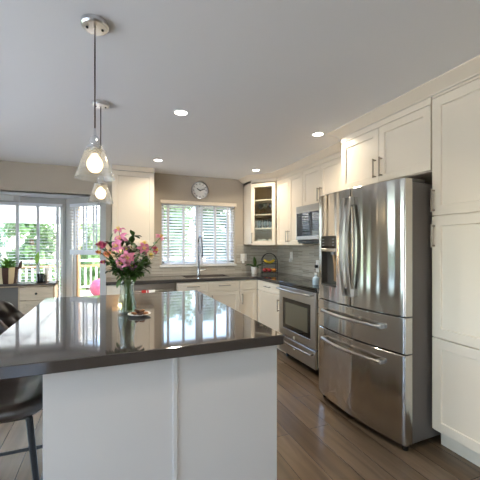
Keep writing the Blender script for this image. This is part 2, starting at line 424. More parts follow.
# ------------------------------------------------------------------ blinds
def blind(name, label, fr, u0, u1, ztop, zbot, tapes, vis_z, d, tilt=30, pitch=.044, wid=.05, valance=None, stack=0, group=None, loc=(0, 0, 0)):
    t = thing(name, label, 'blind', loc)
    if valance: obj('valance', box(B(), *valance, .004, fr), 'white_trim', t)
    obj('head_rail', box(B(), u0, u1, d - .025, d + .025, ztop - .045, ztop, .002, fr), 'blind_white', t)
    bm = B(); z = ztop - .07; ca, sa = math.cos(math.radians(tilt)) * wid / 2, math.sin(math.radians(tilt)) * wid / 2
    th = .0028
    while z > zbot + .03:
        vs = [bm.verts.new(fr(u, d + sgn * ca, z + sgn * sa + q)) for u in (u0 + .004, u1 - .004) for sgn in (-1, 1) for q in (-th / 2, th / 2)]
        for k in ((0, 1, 3, 2), (4, 6, 7, 5), (0, 4, 5, 1), (2, 3, 7, 6), (0, 2, 6, 4), (1, 5, 7, 3)): bm.faces.new([vs[i] for i in k])
        z -= pitch
    obj('slats', bm, 'blind_white', t, smooth=False)
    obj('bottom_rail', box(B(), u0, u1, d - .025, d + .025, zbot - stack, zbot + .018, .003, fr), 'blind_white', t)
    for u in tapes:
        tb = B()
        box(tb, u - .016, u + .016, d - .0265, d - .0255, zbot, ztop - .04, 0, fr); box(tb, u - .016, u + .016, d + .0255, d + .0265, zbot, ztop - .04, 0, fr)
        obj('ladder_tape', tb, 'tape_white', t)
    return t
FK = Fr((0, YB, 0), (1, 0, 0), (0, 1, 0))
b1 = blind('window_blind', 'white slatted blind on the left half of the kitchen sink window', FK, KX0 + .005, 1.268, KZ1 - .005, KZ0 + .004, (.80, 1.03, 1.235), 0, .03)
b2 = blind('window_blind', 'white slatted blind on the right half of the kitchen sink window', FK, 1.276, KX1 - .005, KZ1 - .005, KZ0 + .004, (1.31, 1.53, 1.74), 0, .03)
tag(obj('valance', bx(KX0 - .02, KX1 + .02, YB - .035, YB - .002, KZ1 - .03, KZ1 + .022, .004), 'cabinet_paint'), 'long white valance board across the top of the kitchen sink window', 'valance')
FY = Fr((0, 5.40, 0), (1, 0, 0), (0, 1, 0))
blind('bay_blind', 'wide white slatted blind with cloth tapes on the centre bay window', FY, -1.83, -.65, WZ1 + .0, WZ0 + .02, (-1.71, -1.46, -1.21, -.96, -.714), 0, .0, tilt=6)
blind('bay_blind', 'half raised white slatted blind on the slanted bay window by the flowers', FB, LW * .17 + .004, LW * .85 - .004, WZ1 - .002, 1.275, (LW * .30, LW * .52, LW * .76), 0, -.001 + .03, tilt=5, stack=.055)

# ------------------------------------------------------------------ base cabinets, counters
CTZ = .91; CTB = .87
FBK = Fr((0, 4.265, 0), (1, 0, 0), (0, -1, 0))       # fronts of the back run
def back_base(name, label, x0, x1, layout):
    t = thing(name, label, 'cabinet', ((x0 + x1) / 2, 4.57, 0))
    bm = bx(x0 + .001, x1 - .001, 4.266, YB - .02, .1, CTB - .001); box(bm, x0 + .001, x1 - .001, 4.33, 4.345, .0, .1)
    obj('body', bm, 'cabinet_paint', t)
    for kind, a, b, z0, z1, h in layout:
        if kind == 'drawer':
            d = obj('drawer', shaker(FBK, b - a - .004, z0, z1, fw=.035, rec=.004, u0=a + .002), 'cabinet_paint', t)
            if h: obj('handle', pull(FBK, (a + b) / 2 - h / 2, (z0 + z1) / 2 + .01, h, False), 'nickel', d)
        else:
            d = obj('door', shaker(FBK, b - a - .004, z0, z1, fw=.05, u0=a + .002), 'cabinet_paint', t)
            if h is not None: obj('handle', pull(FBK, h, z1 - .19, .15), 'nickel', d)
    return t
DZ0, DZ1 = .729, .862
back_base('base_cabinet', 'narrow cream base cabinet at the left end beside the dishwasher', -.04, .195, [('drawer', -.04, .195, DZ0, DZ1, None), ('door', -.04, .195, .11, DZ0 - .009, None)])
back_base('base_cabinet', 'wide cream base cabinet under the sink with two bar handled drawers', .80, 1.68, [('drawer', .80, 1.235, DZ0, DZ1, .17), ('drawer', 1.235, 1.68, DZ0, DZ1, .17), ('door', .80, 1.235, .11, DZ0 - .009, 1.19), ('door', 1.235, 1.68, .11, DZ0 - .009, 1.28)])
back_base('base_cabinet', 'narrow cream base cabinet with one upright handle in the corner right of the sink', 1.68, 1.955, [('drawer', 1.68, 1.955, DZ0, DZ1, None), ('door', 1.68, 1.955, .11, DZ0 - .009, 1.72)])
FRT = Fr((1.975, 0, 0), (0, -1, 0), (-1, 0, 0))      # fronts of the right run, u = -Y
def right_base(name, label, y0, y1, hside, hdl=True):
    t = thing(name, label, 'cabinet', (2.29, (y0 + y1) / 2, 0))
    bm = bx(1.976, XR - .012, y0 + .001, y1 - .001, .1, CTB - .001); box(bm, 2.04, 2.055, y0 + .001, y1 - .001, 0, .1)
    obj('body', bm, 'cabinet_paint', t); a = -y1
    wd = y1 - y0 - .004
    d = obj('drawer', shaker(FRT, wd, DZ0, DZ1, fw=.035, rec=.004, u0=a + .002), 'cabinet_paint', t)
    obj('handle', pull(FRT, a + wd / 2 - min(.15, wd * .6) / 2, .80, min(.15, wd * .6), False), 'nickel', d)
    d = obj('door', shaker(FRT, wd, .11, DZ0 - .009, fw=.05 if wd > .3 else .035, u0=a + .002), 'cabinet_paint', t)
    obj('handle', pull(FRT, a + (wd - .03 if hside > 0 else .03), .53, .15), 'nickel', d)
right_base('base_cabinet', 'cream base cabinet between the corner and the stove', 3.553, 4.24, 1)
right_base('base_cabinet', 'slim cream base cabinet squeezed between stove and refrigerator', 2.55, 2.775, -1)

# worktops
SX0, SX1, SY0, SY1 = .96, 1.60, 4.40, 4.74
bm = B()
for x0, x1, y0, y1 in ((-.05, SX0, 4.23, YB - .012), (SX0, SX1, 4.23, SY0), (SX0, SX1, SY1, YB - .012), (SX1, 1.94, 4.23, YB - .012), (1.94, XR - .012, 4.23, YB - .012), (1.94, XR - .012, 3.551, 4.23)):
    box(bm, x0, x1, y0, y1, CTB, CTZ)
bmesh.ops.remove_doubles(bm, verts=bm.verts, dist=1e-5)
tag(obj('countertop', bm, 'quartz', loc=(1.3, 4.5, CTB)), 'dark grey L shaped countertop along the window wall and corner', 'countertop')
tag(obj('countertop', bx(1.94, XR - .012, 2.545, 2.778, CTB, CTZ, .003), 'quartz', loc=(2.2, 2.66, CTB)), 'short dark countertop strip between the stove and refrigerator', 'countertop')
bm = B()                                             # sink bowl
prof = [(0, CTB - .002, .02), (.015, CTB - .003, 0), (.02, CTB - .17, 0), (.06, CTB - .19, 0)]
rings = []
for i, z, _ in [(-.02, CTB - .002, 0), (.004, CTB - .002, 0), (.014, CTB - .17, 0), (.05, CTB - .185, 0)]:
    rings.append([bm.verts.new((x, y, z)) for x, y in ((SX0 + i, SY0 + i), (SX1 - i, SY0 + i), (SX1 - i, SY1 - i), (SX0 + i, SY1 - i))])
for a, b in zip(rings, rings[1:]):
    for k in range(4): bm.faces.new((a[k], a[(k + 1) % 4], b[(k + 1) % 4], b[k]))
bm.faces.new(rings[-1])
t = thing('kitchen_sink', 'undermount sink bowl set into the countertop below the window', 'sink', (1.28, 4.57, CTB - .185))
obj('bowl', bm, 'black_metal', t, recalc=False)
obj('drain', lathe(B(), [(0, .003), (.035, .003), (.04, 0), (0, 0)], (1.28, 4.57, CTB - .184)), 'chrome', t)
# faucet
t = thing('kitchen_faucet', 'tall chrome pull down faucet behind the sink', 'faucet', (1.235, 4.79, CTZ))
obj('base', lathe(B(), [(0, 0), (.03, 0), (.03, .012), (.022, .02), (.022, .1), (0, .1)], (1.235, 4.79, CTZ)), 'chrome', t)
pts = [(1.235, 4.79, CTZ + .09), (1.235, 4.79, 1.40)] + [(1.235, 4.79 - .09 + .09 * math.cos(a), 1.40 + .09 * math.sin(a)) for a in [PI * k / 10 for k in range(1, 11)]] + [(1.235, 4.61, 1.34)]
obj('spout', tube(B(), pts, .014, 12), 'faucet_metal', t)
obj('spray_head', tube(B(), [(1.235, 4.61, 1.36), (1.235, 4.61, 1.30), (1.235, 4.61, 1.21), (1.235, 4.61, 1.19)], [.015, .018, .02, .017], 14), 'faucet_metal', t)
obj('lever', tube(B(), [(1.25, 4.79, .975), (1.30, 4.79, .98), (1.345, 4.78, .99)], [.014, .011, .006], 10), 'chrome', t)

# dishwasher
t = thing('dishwasher', 'stainless dishwasher under the counter left of the sink', 'dishwasher', (.498, 4.57, 0))
obj('body', box(bx(.2, .796, 4.27, YB - .03, .1, CTB - .002), .2, .796, 4.33, 4.35, 0, .1), 'dark_steel', t)
obj('control_panel', bx(.202, .794, 4.243, 4.27, .80, CTB - .004, .003), 'steel_plain', t)
obj('door', bx(.202, .794, 4.243, 4.27, .11, .797, .003), 'steel_plain', t)
bm = tube(B(), [(.26, 4.205, .775), (.735, 4.205, .775)], .009, 12)
for x in (.275, .72): tube(bm, [(x, 4.205, .775), (x, 4.245, .775)], .007, 8)
obj('handle', bm, 'handle_steel', t)
bm = B(); N = 9
for (x0, x1, mi) in ((.36, .415, 0), (.415, .425, 1), (.425, .445, 0), (.445, .52, 1)):
    pr = [(4.19, .55), (4.191, .70), (4.192, .775), (4.198, .788), (4.205, .7915), (4.212, .788), (4.2185, .775), (4.2215, .70), (4.2225, .62)]
    vs = [[bm.verts.new((x, y, z)) for y, z in pr] for x in (x0, x1)]
    for k in range(len(pr) - 1): f = bm.faces.new((vs[0][k], vs[0][k + 1], vs[1][k + 1], vs[1][k])); f.material_index = mi
bmesh.ops.remove_doubles(bm, verts=bm.verts, dist=1e-5)
r = bmesh.ops.solidify(bm, geom=bm.faces[:], thickness=.003)
tag(obj('dish_towel', bm, ['towel_red', 'towel_white'], loc=(.44, 4.205, .55)), 'red and white dish towel hanging on the dishwasher handle', 'towel')

# ------------------------------------------------------------------ upper cabinets
def upper_left():
    t = thing('wall_cabinet', 'tall cream single door wall cabinet left of the kitchen window behind the flowers', 'cabinet', (.29, 4.72, 1.345))
    obj('body', bx(.02, .56, 4.585, YB - .002, 1.345, 2.34), 'cabinet_paint', t)
    F = Fr((0, 4.585, 0), (1, 0, 0), (0, -1, 0))
    obj('door', shaker(F, .534, 1.35, 2.335, fw=.062, u0=.023), 'cabinet_paint', t)
upper_left()
FU = Fr((2.29, 0, 0), (0, -1, 0), (-1, 0, 0))
t = thing('wall_cabinet', 'cream two door wall cabinet between the corner glass cabinet and the microwave', 'cabinet', (2.45, 3.9, 1.355))
obj('body', box(bx(2.29, XR - .002, 3.557, 4.255, 1.355, 2.345), 2.271, 2.29, 3.557, 4.255, 2.294, 2.345), 'cabinet_paint', t)
for u0, u1, hu in ((-4.245, -3.905, -3.93), (-3.902, -3.56, -3.877)):
    d = obj('door', shaker(FU, u1 - u0, 1.36, 2.29, fw=.055, u0=u0), 'cabinet_paint', t)
    obj('handle', pull(FU, hu, 1.40, .155), 'nickel', d)
t = thing('wall_cabinet', 'cream two door wall cabinet above the microwave', 'cabinet', (2.45, 3.17, 1.84))
obj('body', box(bx(2.29, XR - .002, 2.79, 3.553, 1.84, 2.345), 2.271, 2.29, 2.79, 3.553, 2.294, 2.345), 'cabinet_paint', t)
for u0, u1, hu in ((-3.55, -3.175, -3.20), (-3.172, -2.795, -3.147)):
    d = obj('door', shaker(FU, u1 - u0, 1.845, 2.29, fw=.055, u0=u0), 'cabinet_paint', t)
    obj('handle', pull(FU, hu, 1.87, .155), 'nickel', d)
t = thing('filler_panel', 'cream filler panel between microwave and refrigerator cabinets', 'panel', (2.45, 2.63, 1.355))
obj('board', bx(2.28, XR - .002, 2.485, 2.786, 1.355, 2.345), 'cabinet_paint', t)
# over the refrigerator
FF = Fr((2.02, 0, 0), (0, -1, 0), (-1, 0, 0))
t = thing('wall_cabinet', 'deep cream two door cabinet above the refrigerator', 'cabinet', (2.3, 2.01, 1.85))
obj('body', box(bx(2.02, XR - .002, 1.56, 2.475, 1.85, 2.345), 2.001, 2.02, 1.56, 2.475, 2.299, 2.345), 'cabinet_paint', t)
for u0, u1, hu in ((-2.472, -2.020, -2.05), (-2.017, -1.563, -1.985)):
    d = obj('door', shaker(FF, u1 - u0, 1.855, 2.295, fw=.058, u0=u0), 'cabinet_paint', t)
    obj('handle', pull(FF, hu, 1.895, .155), 'nickel', d)
# pantry
t = thing('pantry_cabinet', 'floor to ceiling cream pantry cabinet right of the refrigerator', 'cabinet', (2.3, 1.15, 0))
bm = box(bx(2.02, XR - .002, .75, 1.552, .115, 2.345), 2.001, 2.02, .75, 1.552, 2.329, 2.345); obj('body', bm, 'cabinet_paint', t)
bm = bx(2.087, 2.11, .75, 1.552, 0, .115); box(bm, 2.11, XR - .01, 1.53, 1.55, 0, .115)
tag(obj('toe_kick', bm, 'cabinet_paint', t), 'recessed toe kick board')
for z0, z1, hz in ((1.547, 2.325, 1.57), (.742, 1.541, 1.335), (.128, .736, None)):
    d = obj('door', shaker(FF, .80, z0, z1, fw=.062, u0=-1.552), 'cabinet_paint', t)
    if hz: obj('handle', pull(FF, -1.535, hz, .155), 'nickel', d)

# corner glass cabinet
P5 = [(2.0, YB - .002), (2.0, 4.57), (2.27, 4.26), (XR - .002, 4.26), (XR - .002, YB - .002)]
C0 = Vector((2.0, 4.57, 0)); C1 = Vector((2.27, 4.26, 0)); UL = (C1 - C0).length
UD = (C1 - C0).normalized(); ND = Vector((UD.y, -UD.x, 0)); ND = ND if ND.y < 0 else -ND
FD = Fr(C0, UD, ND)
t = thing('corner_cabinet', 'diagonal corner wall cabinet with a glass door showing glassware', 'cabinet', (2.35, 4.6, 1.355))
bm = B()
box(bm, 2.0, 2.016, 4.57, YB - .002, 1.355, 2.345); box(bm, 2.0, XR - .002, YB - .016, YB - .002, 1.355, 2.345)
box(bm, XR - .016, XR - .002, 4.26, YB - .002, 1.355, 2.345); box(bm, 2.28, XR - .002, 4.26, 4.272, 1.355, 2.345)
prism(bm, P5, 1.355, 1.373); prism(bm, P5, 2.31, 2.345)
obj('body', bm, 'cabinet_paint', t)
liner = B(); box(liner, 2.0165, 2.60, YB - .0185, YB - .0165, 1.374, 2.309); box(liner, XR - .0185, XR - .0165, 4.275, YB - .019, 1.374, 2.309)
tag(obj('back_panel', liner, 'cabinet_inside', t), 'tan inside back panel')
SH = [1.617, 1.80, 2.105]
SH = [1.60, 1.81, 2.03]
for z in SH:
    obj('shelf', prism(B(), [(2.02, 4.86), (2.02, 4.59), (2.275, 4.29), (2.598, 4.29), (2.598, 4.86)], z, z + .018), 'cabinet_paint', t)
d = obj('door', shaker(FD, UL - .012, 1.36, 2.29, t=.02, fw=.055, opening=True, u0=.006), 'cabinet_paint', t)
obj('glass_pane', box(B(), .055, UL - .055, .006, .010, 1.41, 2.24, fr=FD), 'cabinet_glass', d)
obj('handle', pull(FD, .03, 1.39, .155), 'nickel', d)
cs = -ND
def incab(u, back, z): p = C0 + UD * u + cs * back; return (p.x, p.y, z)
def wineglass(c):
    return lathe(B(), [(.0, 0), (.03, 0), (.03, .002), (.004, .006), (.004, .07), (.02, .085), (.036, .115), (.032, .165), (.031, .165), (.034, .115), (.018, .088), (0, .082)], c, 18)
def tumbler(c, h=.13): return lathe(B(), [(0, 0), (.03, 0), (.036, h), (.034, h), (.028, .006), (0, .006)], c, 18)
sp = ['left', 'middle', 'right']
for k, (u, b_) in enumerate(((.12, .09), (.20, .07), (.29, .10))):
    c = incab(u, b_, SH[1] + .0185)
    tag(obj('wine_glass', wineglass(c), 'ware_glass', loc=c), f'{sp[k]} of three stemmed glasses on the second highest shelf behind the cabinet glass', 'glass', 'stemmed glasses in the corner cabinet')
for k, (u, b_) in enumerate(((.11, .08), (.20, .09), (.29, .07))):
    c = incab(u, b_, SH[0] + .0185)
    tag(obj('tumbler', tumbler(c), 'ware_glass', loc=c), f'{sp[k]} of three tall tumblers on the lower middle shelf of the corner cabinet', 'glass', 'tumblers in the corner cabinet')
for k, (u, b_) in enumerate(((.11, .10), (.20, .08), (.29, .11))):
    c = incab(u, b_, 1.3735)
    t2 = thing('coffee_cup', f'{sp[k]} of three pale cups on the bottom of the corner cabinet', 'cup', c, None, 'cups in the corner cabinet')
    obj('cup', lathe(B(), [(0, 0), (.03, 0), (.034, .01), (.042, .075), (.039, .075), (.03, .012), (0, .01)], c, 20), 'ceramic', t2)
    hp = [Vector(c) + Vector((-.04 - .022 * math.sin(a), 0, .04 + .02 * math.cos(a))) for a in [PI * q / 8 for q in range(9)]]
    obj('handle', tube(B(), hp, .004, 8), 'ceramic', t2)

# ------------------------------------------------------------------ stove
t = thing('stove', 'stainless slide in stove with black glass top and oven window', 'stove', (2.25, 3.165, 0))
SY = (2.783, 3.547)
bm = bx(1.965, XR - .014, SY[0], SY[1], .075, .895); 
for y in (SY[0] + .05, SY[1] - .05):
    for x in (2.02, 2.5): tube(bm, [(x, y, 0), (x, y, .08)], .018, 10)
obj('body', bm, 'dark_steel', t)
ct = obj('cooktop', bx(1.935, XR - .014, SY[0] - .003, SY[1] + .003, .897, .917, .004), 'black_glass', t)
for x, y, r in ((2.12, 2.98, .10), (2.12, 3.36, .08), (2.40, 2.98, .08), (2.40, 3.36, .10)):
    obj('burner_ring', lathe(B(), [(r, .9172), (r + .003, .9176), (r + .004, .9172)], (x, y, 0), 32, True), 'dark_steel', ct)
obj('control_strip', bx(1.93, 1.965, SY[0], SY[1], .868, .895, .003), 'black_glass', t)
FS = Fr((1.965, 0, 0), (0, -1, 0), (-1, 0, 0))
bm = B(); a, b = -SY[1] + .003, -SY[0] - .003; z0, z1 = .285, .865; iu, iz0, iz1 = .085, .37, .735
def rg(u0, u1, zz0, zz1, d): return [bm.verts.new(FS(u, d, z)) for u, z in ((u0, zz0), (u1, zz0), (u1, zz1), (u0, zz1))]
R = [rg(a, b, z0, z1, 0), rg(a, b, z0, z1, .032), rg(a + .004, b - .004, z0 + .004, z1 - .004, .036), rg(a + iu, b - iu, iz0, iz1, .036), rg(a + iu + .004, b - iu - .004, iz0 + .004, iz1 - .004, .03)]
for p, q in zip(R, R[1:]):
    for k in range(4): bm.faces.new((p[k], p[(k + 1) % 4], q[(k + 1) % 4], q[k]))
bm.faces.new(R[0]); bm.faces.new(R[-1])
dr = obj('oven_door', bm, 'steel_plain', t)
mat('oven_glass_sheen', '625f50', .1, spec=.5)  # lighter tone paints in the reflection on the oven glass
wn = obj('window', box(B(), a + iu + .003, b - iu - .003, .0305, .033, iz0 + .003, iz1 - .003, 0, FS), 'black_glass', dr)
obj('viewing_glass', box(B(), a + iu + .06, b - iu - .06, .0331, .0338, iz0 + .055, iz1 - .05, 0, FS), 'oven_glass_sheen', wn)
def bowpull(fr, u0, u1, z, d0, out, r):
    bm = B(); n = 14; pts = [fr(u0 + (u1 - u0) * k / n, d0 + out + .022 * math.sin(PI * k / n), z) for k in range(n + 1)]
    tube(bm, pts, r, 12)
    for u in (u0 + .012, u1 - .012): box(bm, u - .012, u + .012, d0 - .001, d0 + out + .006, z - .010, z + .010, .002, fr)
    return bm
obj('handle', bowpull(FS, a + .02, b - .02, .835, .036, .04, .012), 'handle_steel', dr)
dw = obj('drawer', box(B(), a, b, 0, .036, .085, .272, .004, FS), 'steel_plain', t)
obj('handle', bowpull(FS, a + .03, b - .03, .232, .036, .032, .010), 'handle_steel', dw)
tag(obj('latch', box(B(), -3.20, -3.175, .0362, .05, .295, .325, .003, FS), 'white_plastic', dr), 'small white child latch')
tag(obj('latch', box(B(), -3.20, -3.175, .0362, .05, .175, .21, .003, FS), 'white_plastic', dw), 'small white child latch')

# ------------------------------------------------------------------ microwave
t = thing('microwave', 'stainless over the range microwave with dark door below wall cabinet', 'microwave', (2.4, 3.17, 1.385))
MY = (2.795, 3.55); FM = Fr((2.195, 0, 0), (0, -1, 0), (-1, 0, 0))
obj('body', bx(2.195, XR - .012, MY[0], MY[1], 1.395, 1.832), 'dark_steel', t)
obj('trim_panel', box(B(), -MY[1], -MY[0], 0, .022, 1.765, 1.832, .003, FM), 'steel_plain', t)
dr = obj('door', box(B(), -MY[1], -MY[0] - .17, 0, .026, 1.42, 1.763, .004, FM), 'steel_plain', t)
mat('microwave_glass', '10161d', .05, spec=.8)
obj('window', box(B(), -MY[1] + .025, -MY[0] - .20, .0262, .029, 1.465, 1.745, 0, FM), 'microwave_glass', dr)
obj('handle', box(B(), -MY[0] - .195, -MY[0] - .175, .03, .055, 1.45, 1.74, .004, FM), 'handle_steel', dr)
obj('control_panel', box(B(), -MY[0] - .168, -MY[0], 0, .024, 1.42, 1.763, .003, FM), 'black_glass', t)
obj('bottom_vent', bx(2.2, XR - .012, MY[0] + .01, MY[1] - .01, 1.375, 1.394), 'black_plastic', t)

# ------------------------------------------------------------------ refrigerator
FA = math.atan2(-.9, .028); FWD = .904
t = thing('refrigerator', 'large stainless french door refrigerator with ice dispenser and two bottom drawers', 'refrigerator', (1.751, 2.01, 0), FA)
H = FWD / 2
bm = bx(-H + .006, H - .006, .074, .82, .045, 1.765, .004); box(bm, -H + .02, H - .02, .03, .07, .03, .06)
mat('fridge_side', '625d5a', .45, metal=.2)
tag(obj('body', bm, 'fridge_side', t), 'dark grey cabinet sides')
for x in (-H + .04, H - .04): obj('foot', tube(B(), [(x, .05, 0), (x, .05, .035)], .02, 10), 'black_plastic', t)
for x in (-H + .01, H - .09): obj('hinge_cover', bx(x, x + .08, .03, .20, 1.7655, 1.79, .004), 'dark_steel', t)
BOW = .045
def fy(x): 
    e = 1 - (x / H) ** 2
    return -BOW * e
def bowed(x0, x1, z0, z1, hole=None, n=22, back=.066):
    """a bowed door panel; hole = (hx0,hx1,hz0,hz1)"""
    bm = B(); rd = .016
    xs = {x0, x1, x0 + .003, x0 + .008, x0 + rd, x1 - .003, x1 - .008, x1 - rd} | {x0 + rd + (x1 - x0 - 2 * rd) * k / n for k in range(n + 1)}
    if hole: xs |= {hole[0], hole[1]}
    xs = sorted(xs); cl = [xs[0]]
    for x in xs[1:]:
        if x - cl[-1] > 1e-5: cl.append(x)
    xs = cl; zs = sorted({z0, z0 + .004, z1 - .004, z1} | (set(hole[2:]) if hole else set()))
    def yy(x, z):
        e = min(x - x0, x1 - x); r = 0
        if e < rd: r = rd - math.sqrt(max(0, rd * rd - (rd - e) ** 2))
        if min(z - z0, z1 - z) < .002: r += .004
        return fy(x) + r
    G = [[bm.verts.new((x, yy(x, z), z)) for z in zs] for x in xs]
    for i in range(len(xs) - 1):
        for j in range(len(zs) - 1):
            if hole and xs[i] >= hole[0] - 1e-6 and xs[i + 1] <= hole[1] + 1e-6 and zs[j] >= hole[2] - 1e-6 and zs[j + 1] <= hole[3] + 1e-6: continue
            bm.faces.new((G[i][j], G[i + 1][j], G[i + 1][j + 1], G[i][j + 1]))
    Bk = {}
    def bv(i, j):
        if (i, j) not in Bk: Bk[(i, j)] = bm.verts.new((xs[i], back, zs[j]))
        return Bk[(i, j)]
    nx, nz = len(xs) - 1, len(zs) - 1
    for i in range(nx):
        for j in (0, nz): bm.faces.new((G[i][j], G[i + 1][j], bv(i + 1, j), bv(i, j)))
    for j in range(nz):
        for i in (0, nx): bm.faces.new((G[i][j], G[i][j + 1], bv(i, j + 1), bv(i, j)))
    bm.faces.new([bv(0, 0), bv(nx, 0)] + [bv(nx, j) for j in range(1, nz + 1)] + [bv(0, nz)] + [bv(0, j) for j in range(nz - 1, 0, -1)]) if nz > 1 else None
    return bm
hx0, hx1 = -H + .06, -H + .285
dl = obj('door', bowed(-H, -.003, .886, 1.787, (hx0, hx1, 1.01, 1.43)), 'steel', t, ang=25)
drr = obj('door', bowed(.003, H, .886, 1.787), 'steel', t, ang=25)
d2 = obj('drawer', bowed(-H, H, .643, .876), 'steel', t, ang=25)
d3 = obj('drawer', bowed(-H, H, .05, .633), 'steel', t, ang=25)
# dispenser
bm = B(); y_b = .05
def wallq(p): bm.faces.new([bm.verts.new(v) for v in p])
ya, yb_ = fy(hx0), fy(hx1)
wallq([(hx0, y_b, 1.01), (hx1, y_b, 1.01), (hx1, y_b, 1.43), (hx0, y_b, 1.43)])
wallq([(hx0, ya, 1.01), (hx0, y_b, 1.01), (hx0, y_b, 1.43), (hx0, ya, 1.43)])
wallq([(hx1, yb_, 1.01), (hx1, y_b, 1.01), (hx1, y_b, 1.43), (hx1, yb_, 1.43)])
wallq([(hx0, ya, 1.01), (hx1, yb_, 1.01), (hx1, y_b, 1.01), (hx0, y_b, 1.01)])
wallq([(hx0, ya, 1.43), (hx1, yb_, 1.43), (hx1, y_b, 1.43), (hx0, y_b, 1.43)])
mat('dispenser_grey', '4a4641', .45)
ds = obj('dispenser', bm, 'dispenser_grey', dl, recalc=False)
FPn = Fr((hx0, ya, 0), (hx1 - hx0, yb_ - ya, 0), (yb_ - ya, -(hx1 - hx0), 0)); wd = Vector((hx1 - hx0, yb_ - ya)).length
bp = box(B(), .002, wd - .002, -.05, .004, 1.325, 1.428, .003, FPn)
obj('control_panel', bp, 'black_glass', dl)
mat('panel_marks', '9aa3a8', .5)
for k in range(3):
    for u in (.02, wd - .05): obj('panel_button', box(B(), u, u + .03, .004, .0046, 1.35 + k * .025, 1.354 + k * .025, 0, FPn), 'panel_marks', dl)
obj('trim_band', box(B(), .002, wd - .002, -.05, .006, 1.298, 1.323, .003, FPn), 'handle_steel', dl)
obj('spout', tube(B(), [FPn(wd * .62, -.03, 1.30), FPn(wd * .62, -.03, 1.27)], [.025, .02], 14), 'handle_steel', dl)
obj('paddle', tube(B(), [FPn(wd * .72, -.02, 1.27), FPn(wd * .72, -.035, 1.18), FPn(wd * .55, -.06, 1.05)], [.012, .014, .012], 10), 'brass_wood', dl)
obj('drip_tray', box(B(), .004, wd - .004, -.05, .004, 1.006, 1.02, .002, FPn), 'dark_steel', dl)
def fpull_v(x, z0, z1):
    bm = B(); n = 16; y0 = fy(x) - .004
    pts = [(x, y0 - .028 - .035 * math.sin(PI * k / n), z0 + (z1 - z0) * k / n) for k in range(n + 1)]
    rings = []
    R4 = [[bm.verts.new((x + a * .016, p[1] + b * .009, p[2])) for a, b in ((-.6, -1), (.6, -1), (1, -.4), (1, .6), (.8, 1), (-.8, 1), (-1, .6), (-1, -.4))] for p in pts]
    for A, C_ in zip(R4, R4[1:]):
        for k in range(8): bm.faces.new((A[k], A[(k + 1) % 8], C_[(k + 1) % 8], C_[k]))
    bm.faces.new(R4[0]); bm.faces.new(R4[-1])
    for z in (z0 + .015, z1 - .015): box(bm, x - .014, x + .014, y0 - .035, y0 + .006, z - .03, z + .03, .004)
    return bm
obj('handle', fpull_v(-.031, .975, 1.70), 'handle_steel', dl)
obj('handle', fpull_v(.030, .975, 1.70), 'handle_steel', drr)
def fpull_h(z):
    bm = B(); n = 24; w_ = .335
    pts = [(-w_ + 1.9 * w_ * k / n, fy(-w_ + 1.9 * w_ * k / n) - .03 - .022 * math.sin(PI * k / n), z) for k in range(n + 1)]
    tube(bm, pts, .0125, 12)
    for x in (-w_ + .012, .9 * w_ - .012): box(bm, x - .02, x + .02, fy(x) - .038, fy(x) + .006, z - .015, z + .015, .004)
    return bm
obj('handle', fpull_h(.795), 'handle_steel', d2)
obj('handle', fpull_h(.555), 'handle_steel', d3)

# ------------------------------------------------------------------ island
t = thing('kitchen_island', 'white panelled kitchen island base under the dark countertop', 'island', (.25, 2.2, 0))
IX0, IX1, IY0, IY1 = -.236, .757, 1.41, 2.98
bm = bx(IX0 + .012, IX1 - .012, IY0 + .012, IY1, .09, .872); box(bm, IX0 + .05, IX1 - .05, IY0 + .06, IY1 - .06, 0, .09)
obj('body', bm, 'island_paint', t)
obj('end_panel', bx(IX0, .250, IY0 + .004, IY0 + .0118, 0, .872, .001), 'island_paint', t)
obj('end_panel', bx(.270, IX1, IY0 + .004, IY0 + .0118, 0, .872, .001), 'island_paint', t)
obj('batten', bx(.250, .270, IY0 - .004, IY0 + .0118, 0, .872, .002), 'island_paint', t)
tag(obj('island_countertop', bx(-.49, .775, 1.375, 3.06, .873, .92, .003), 'quartz', loc=(.14, 2.2, .873)), 'large glossy dark grey island countertop reflecting the windows', 'countertop')

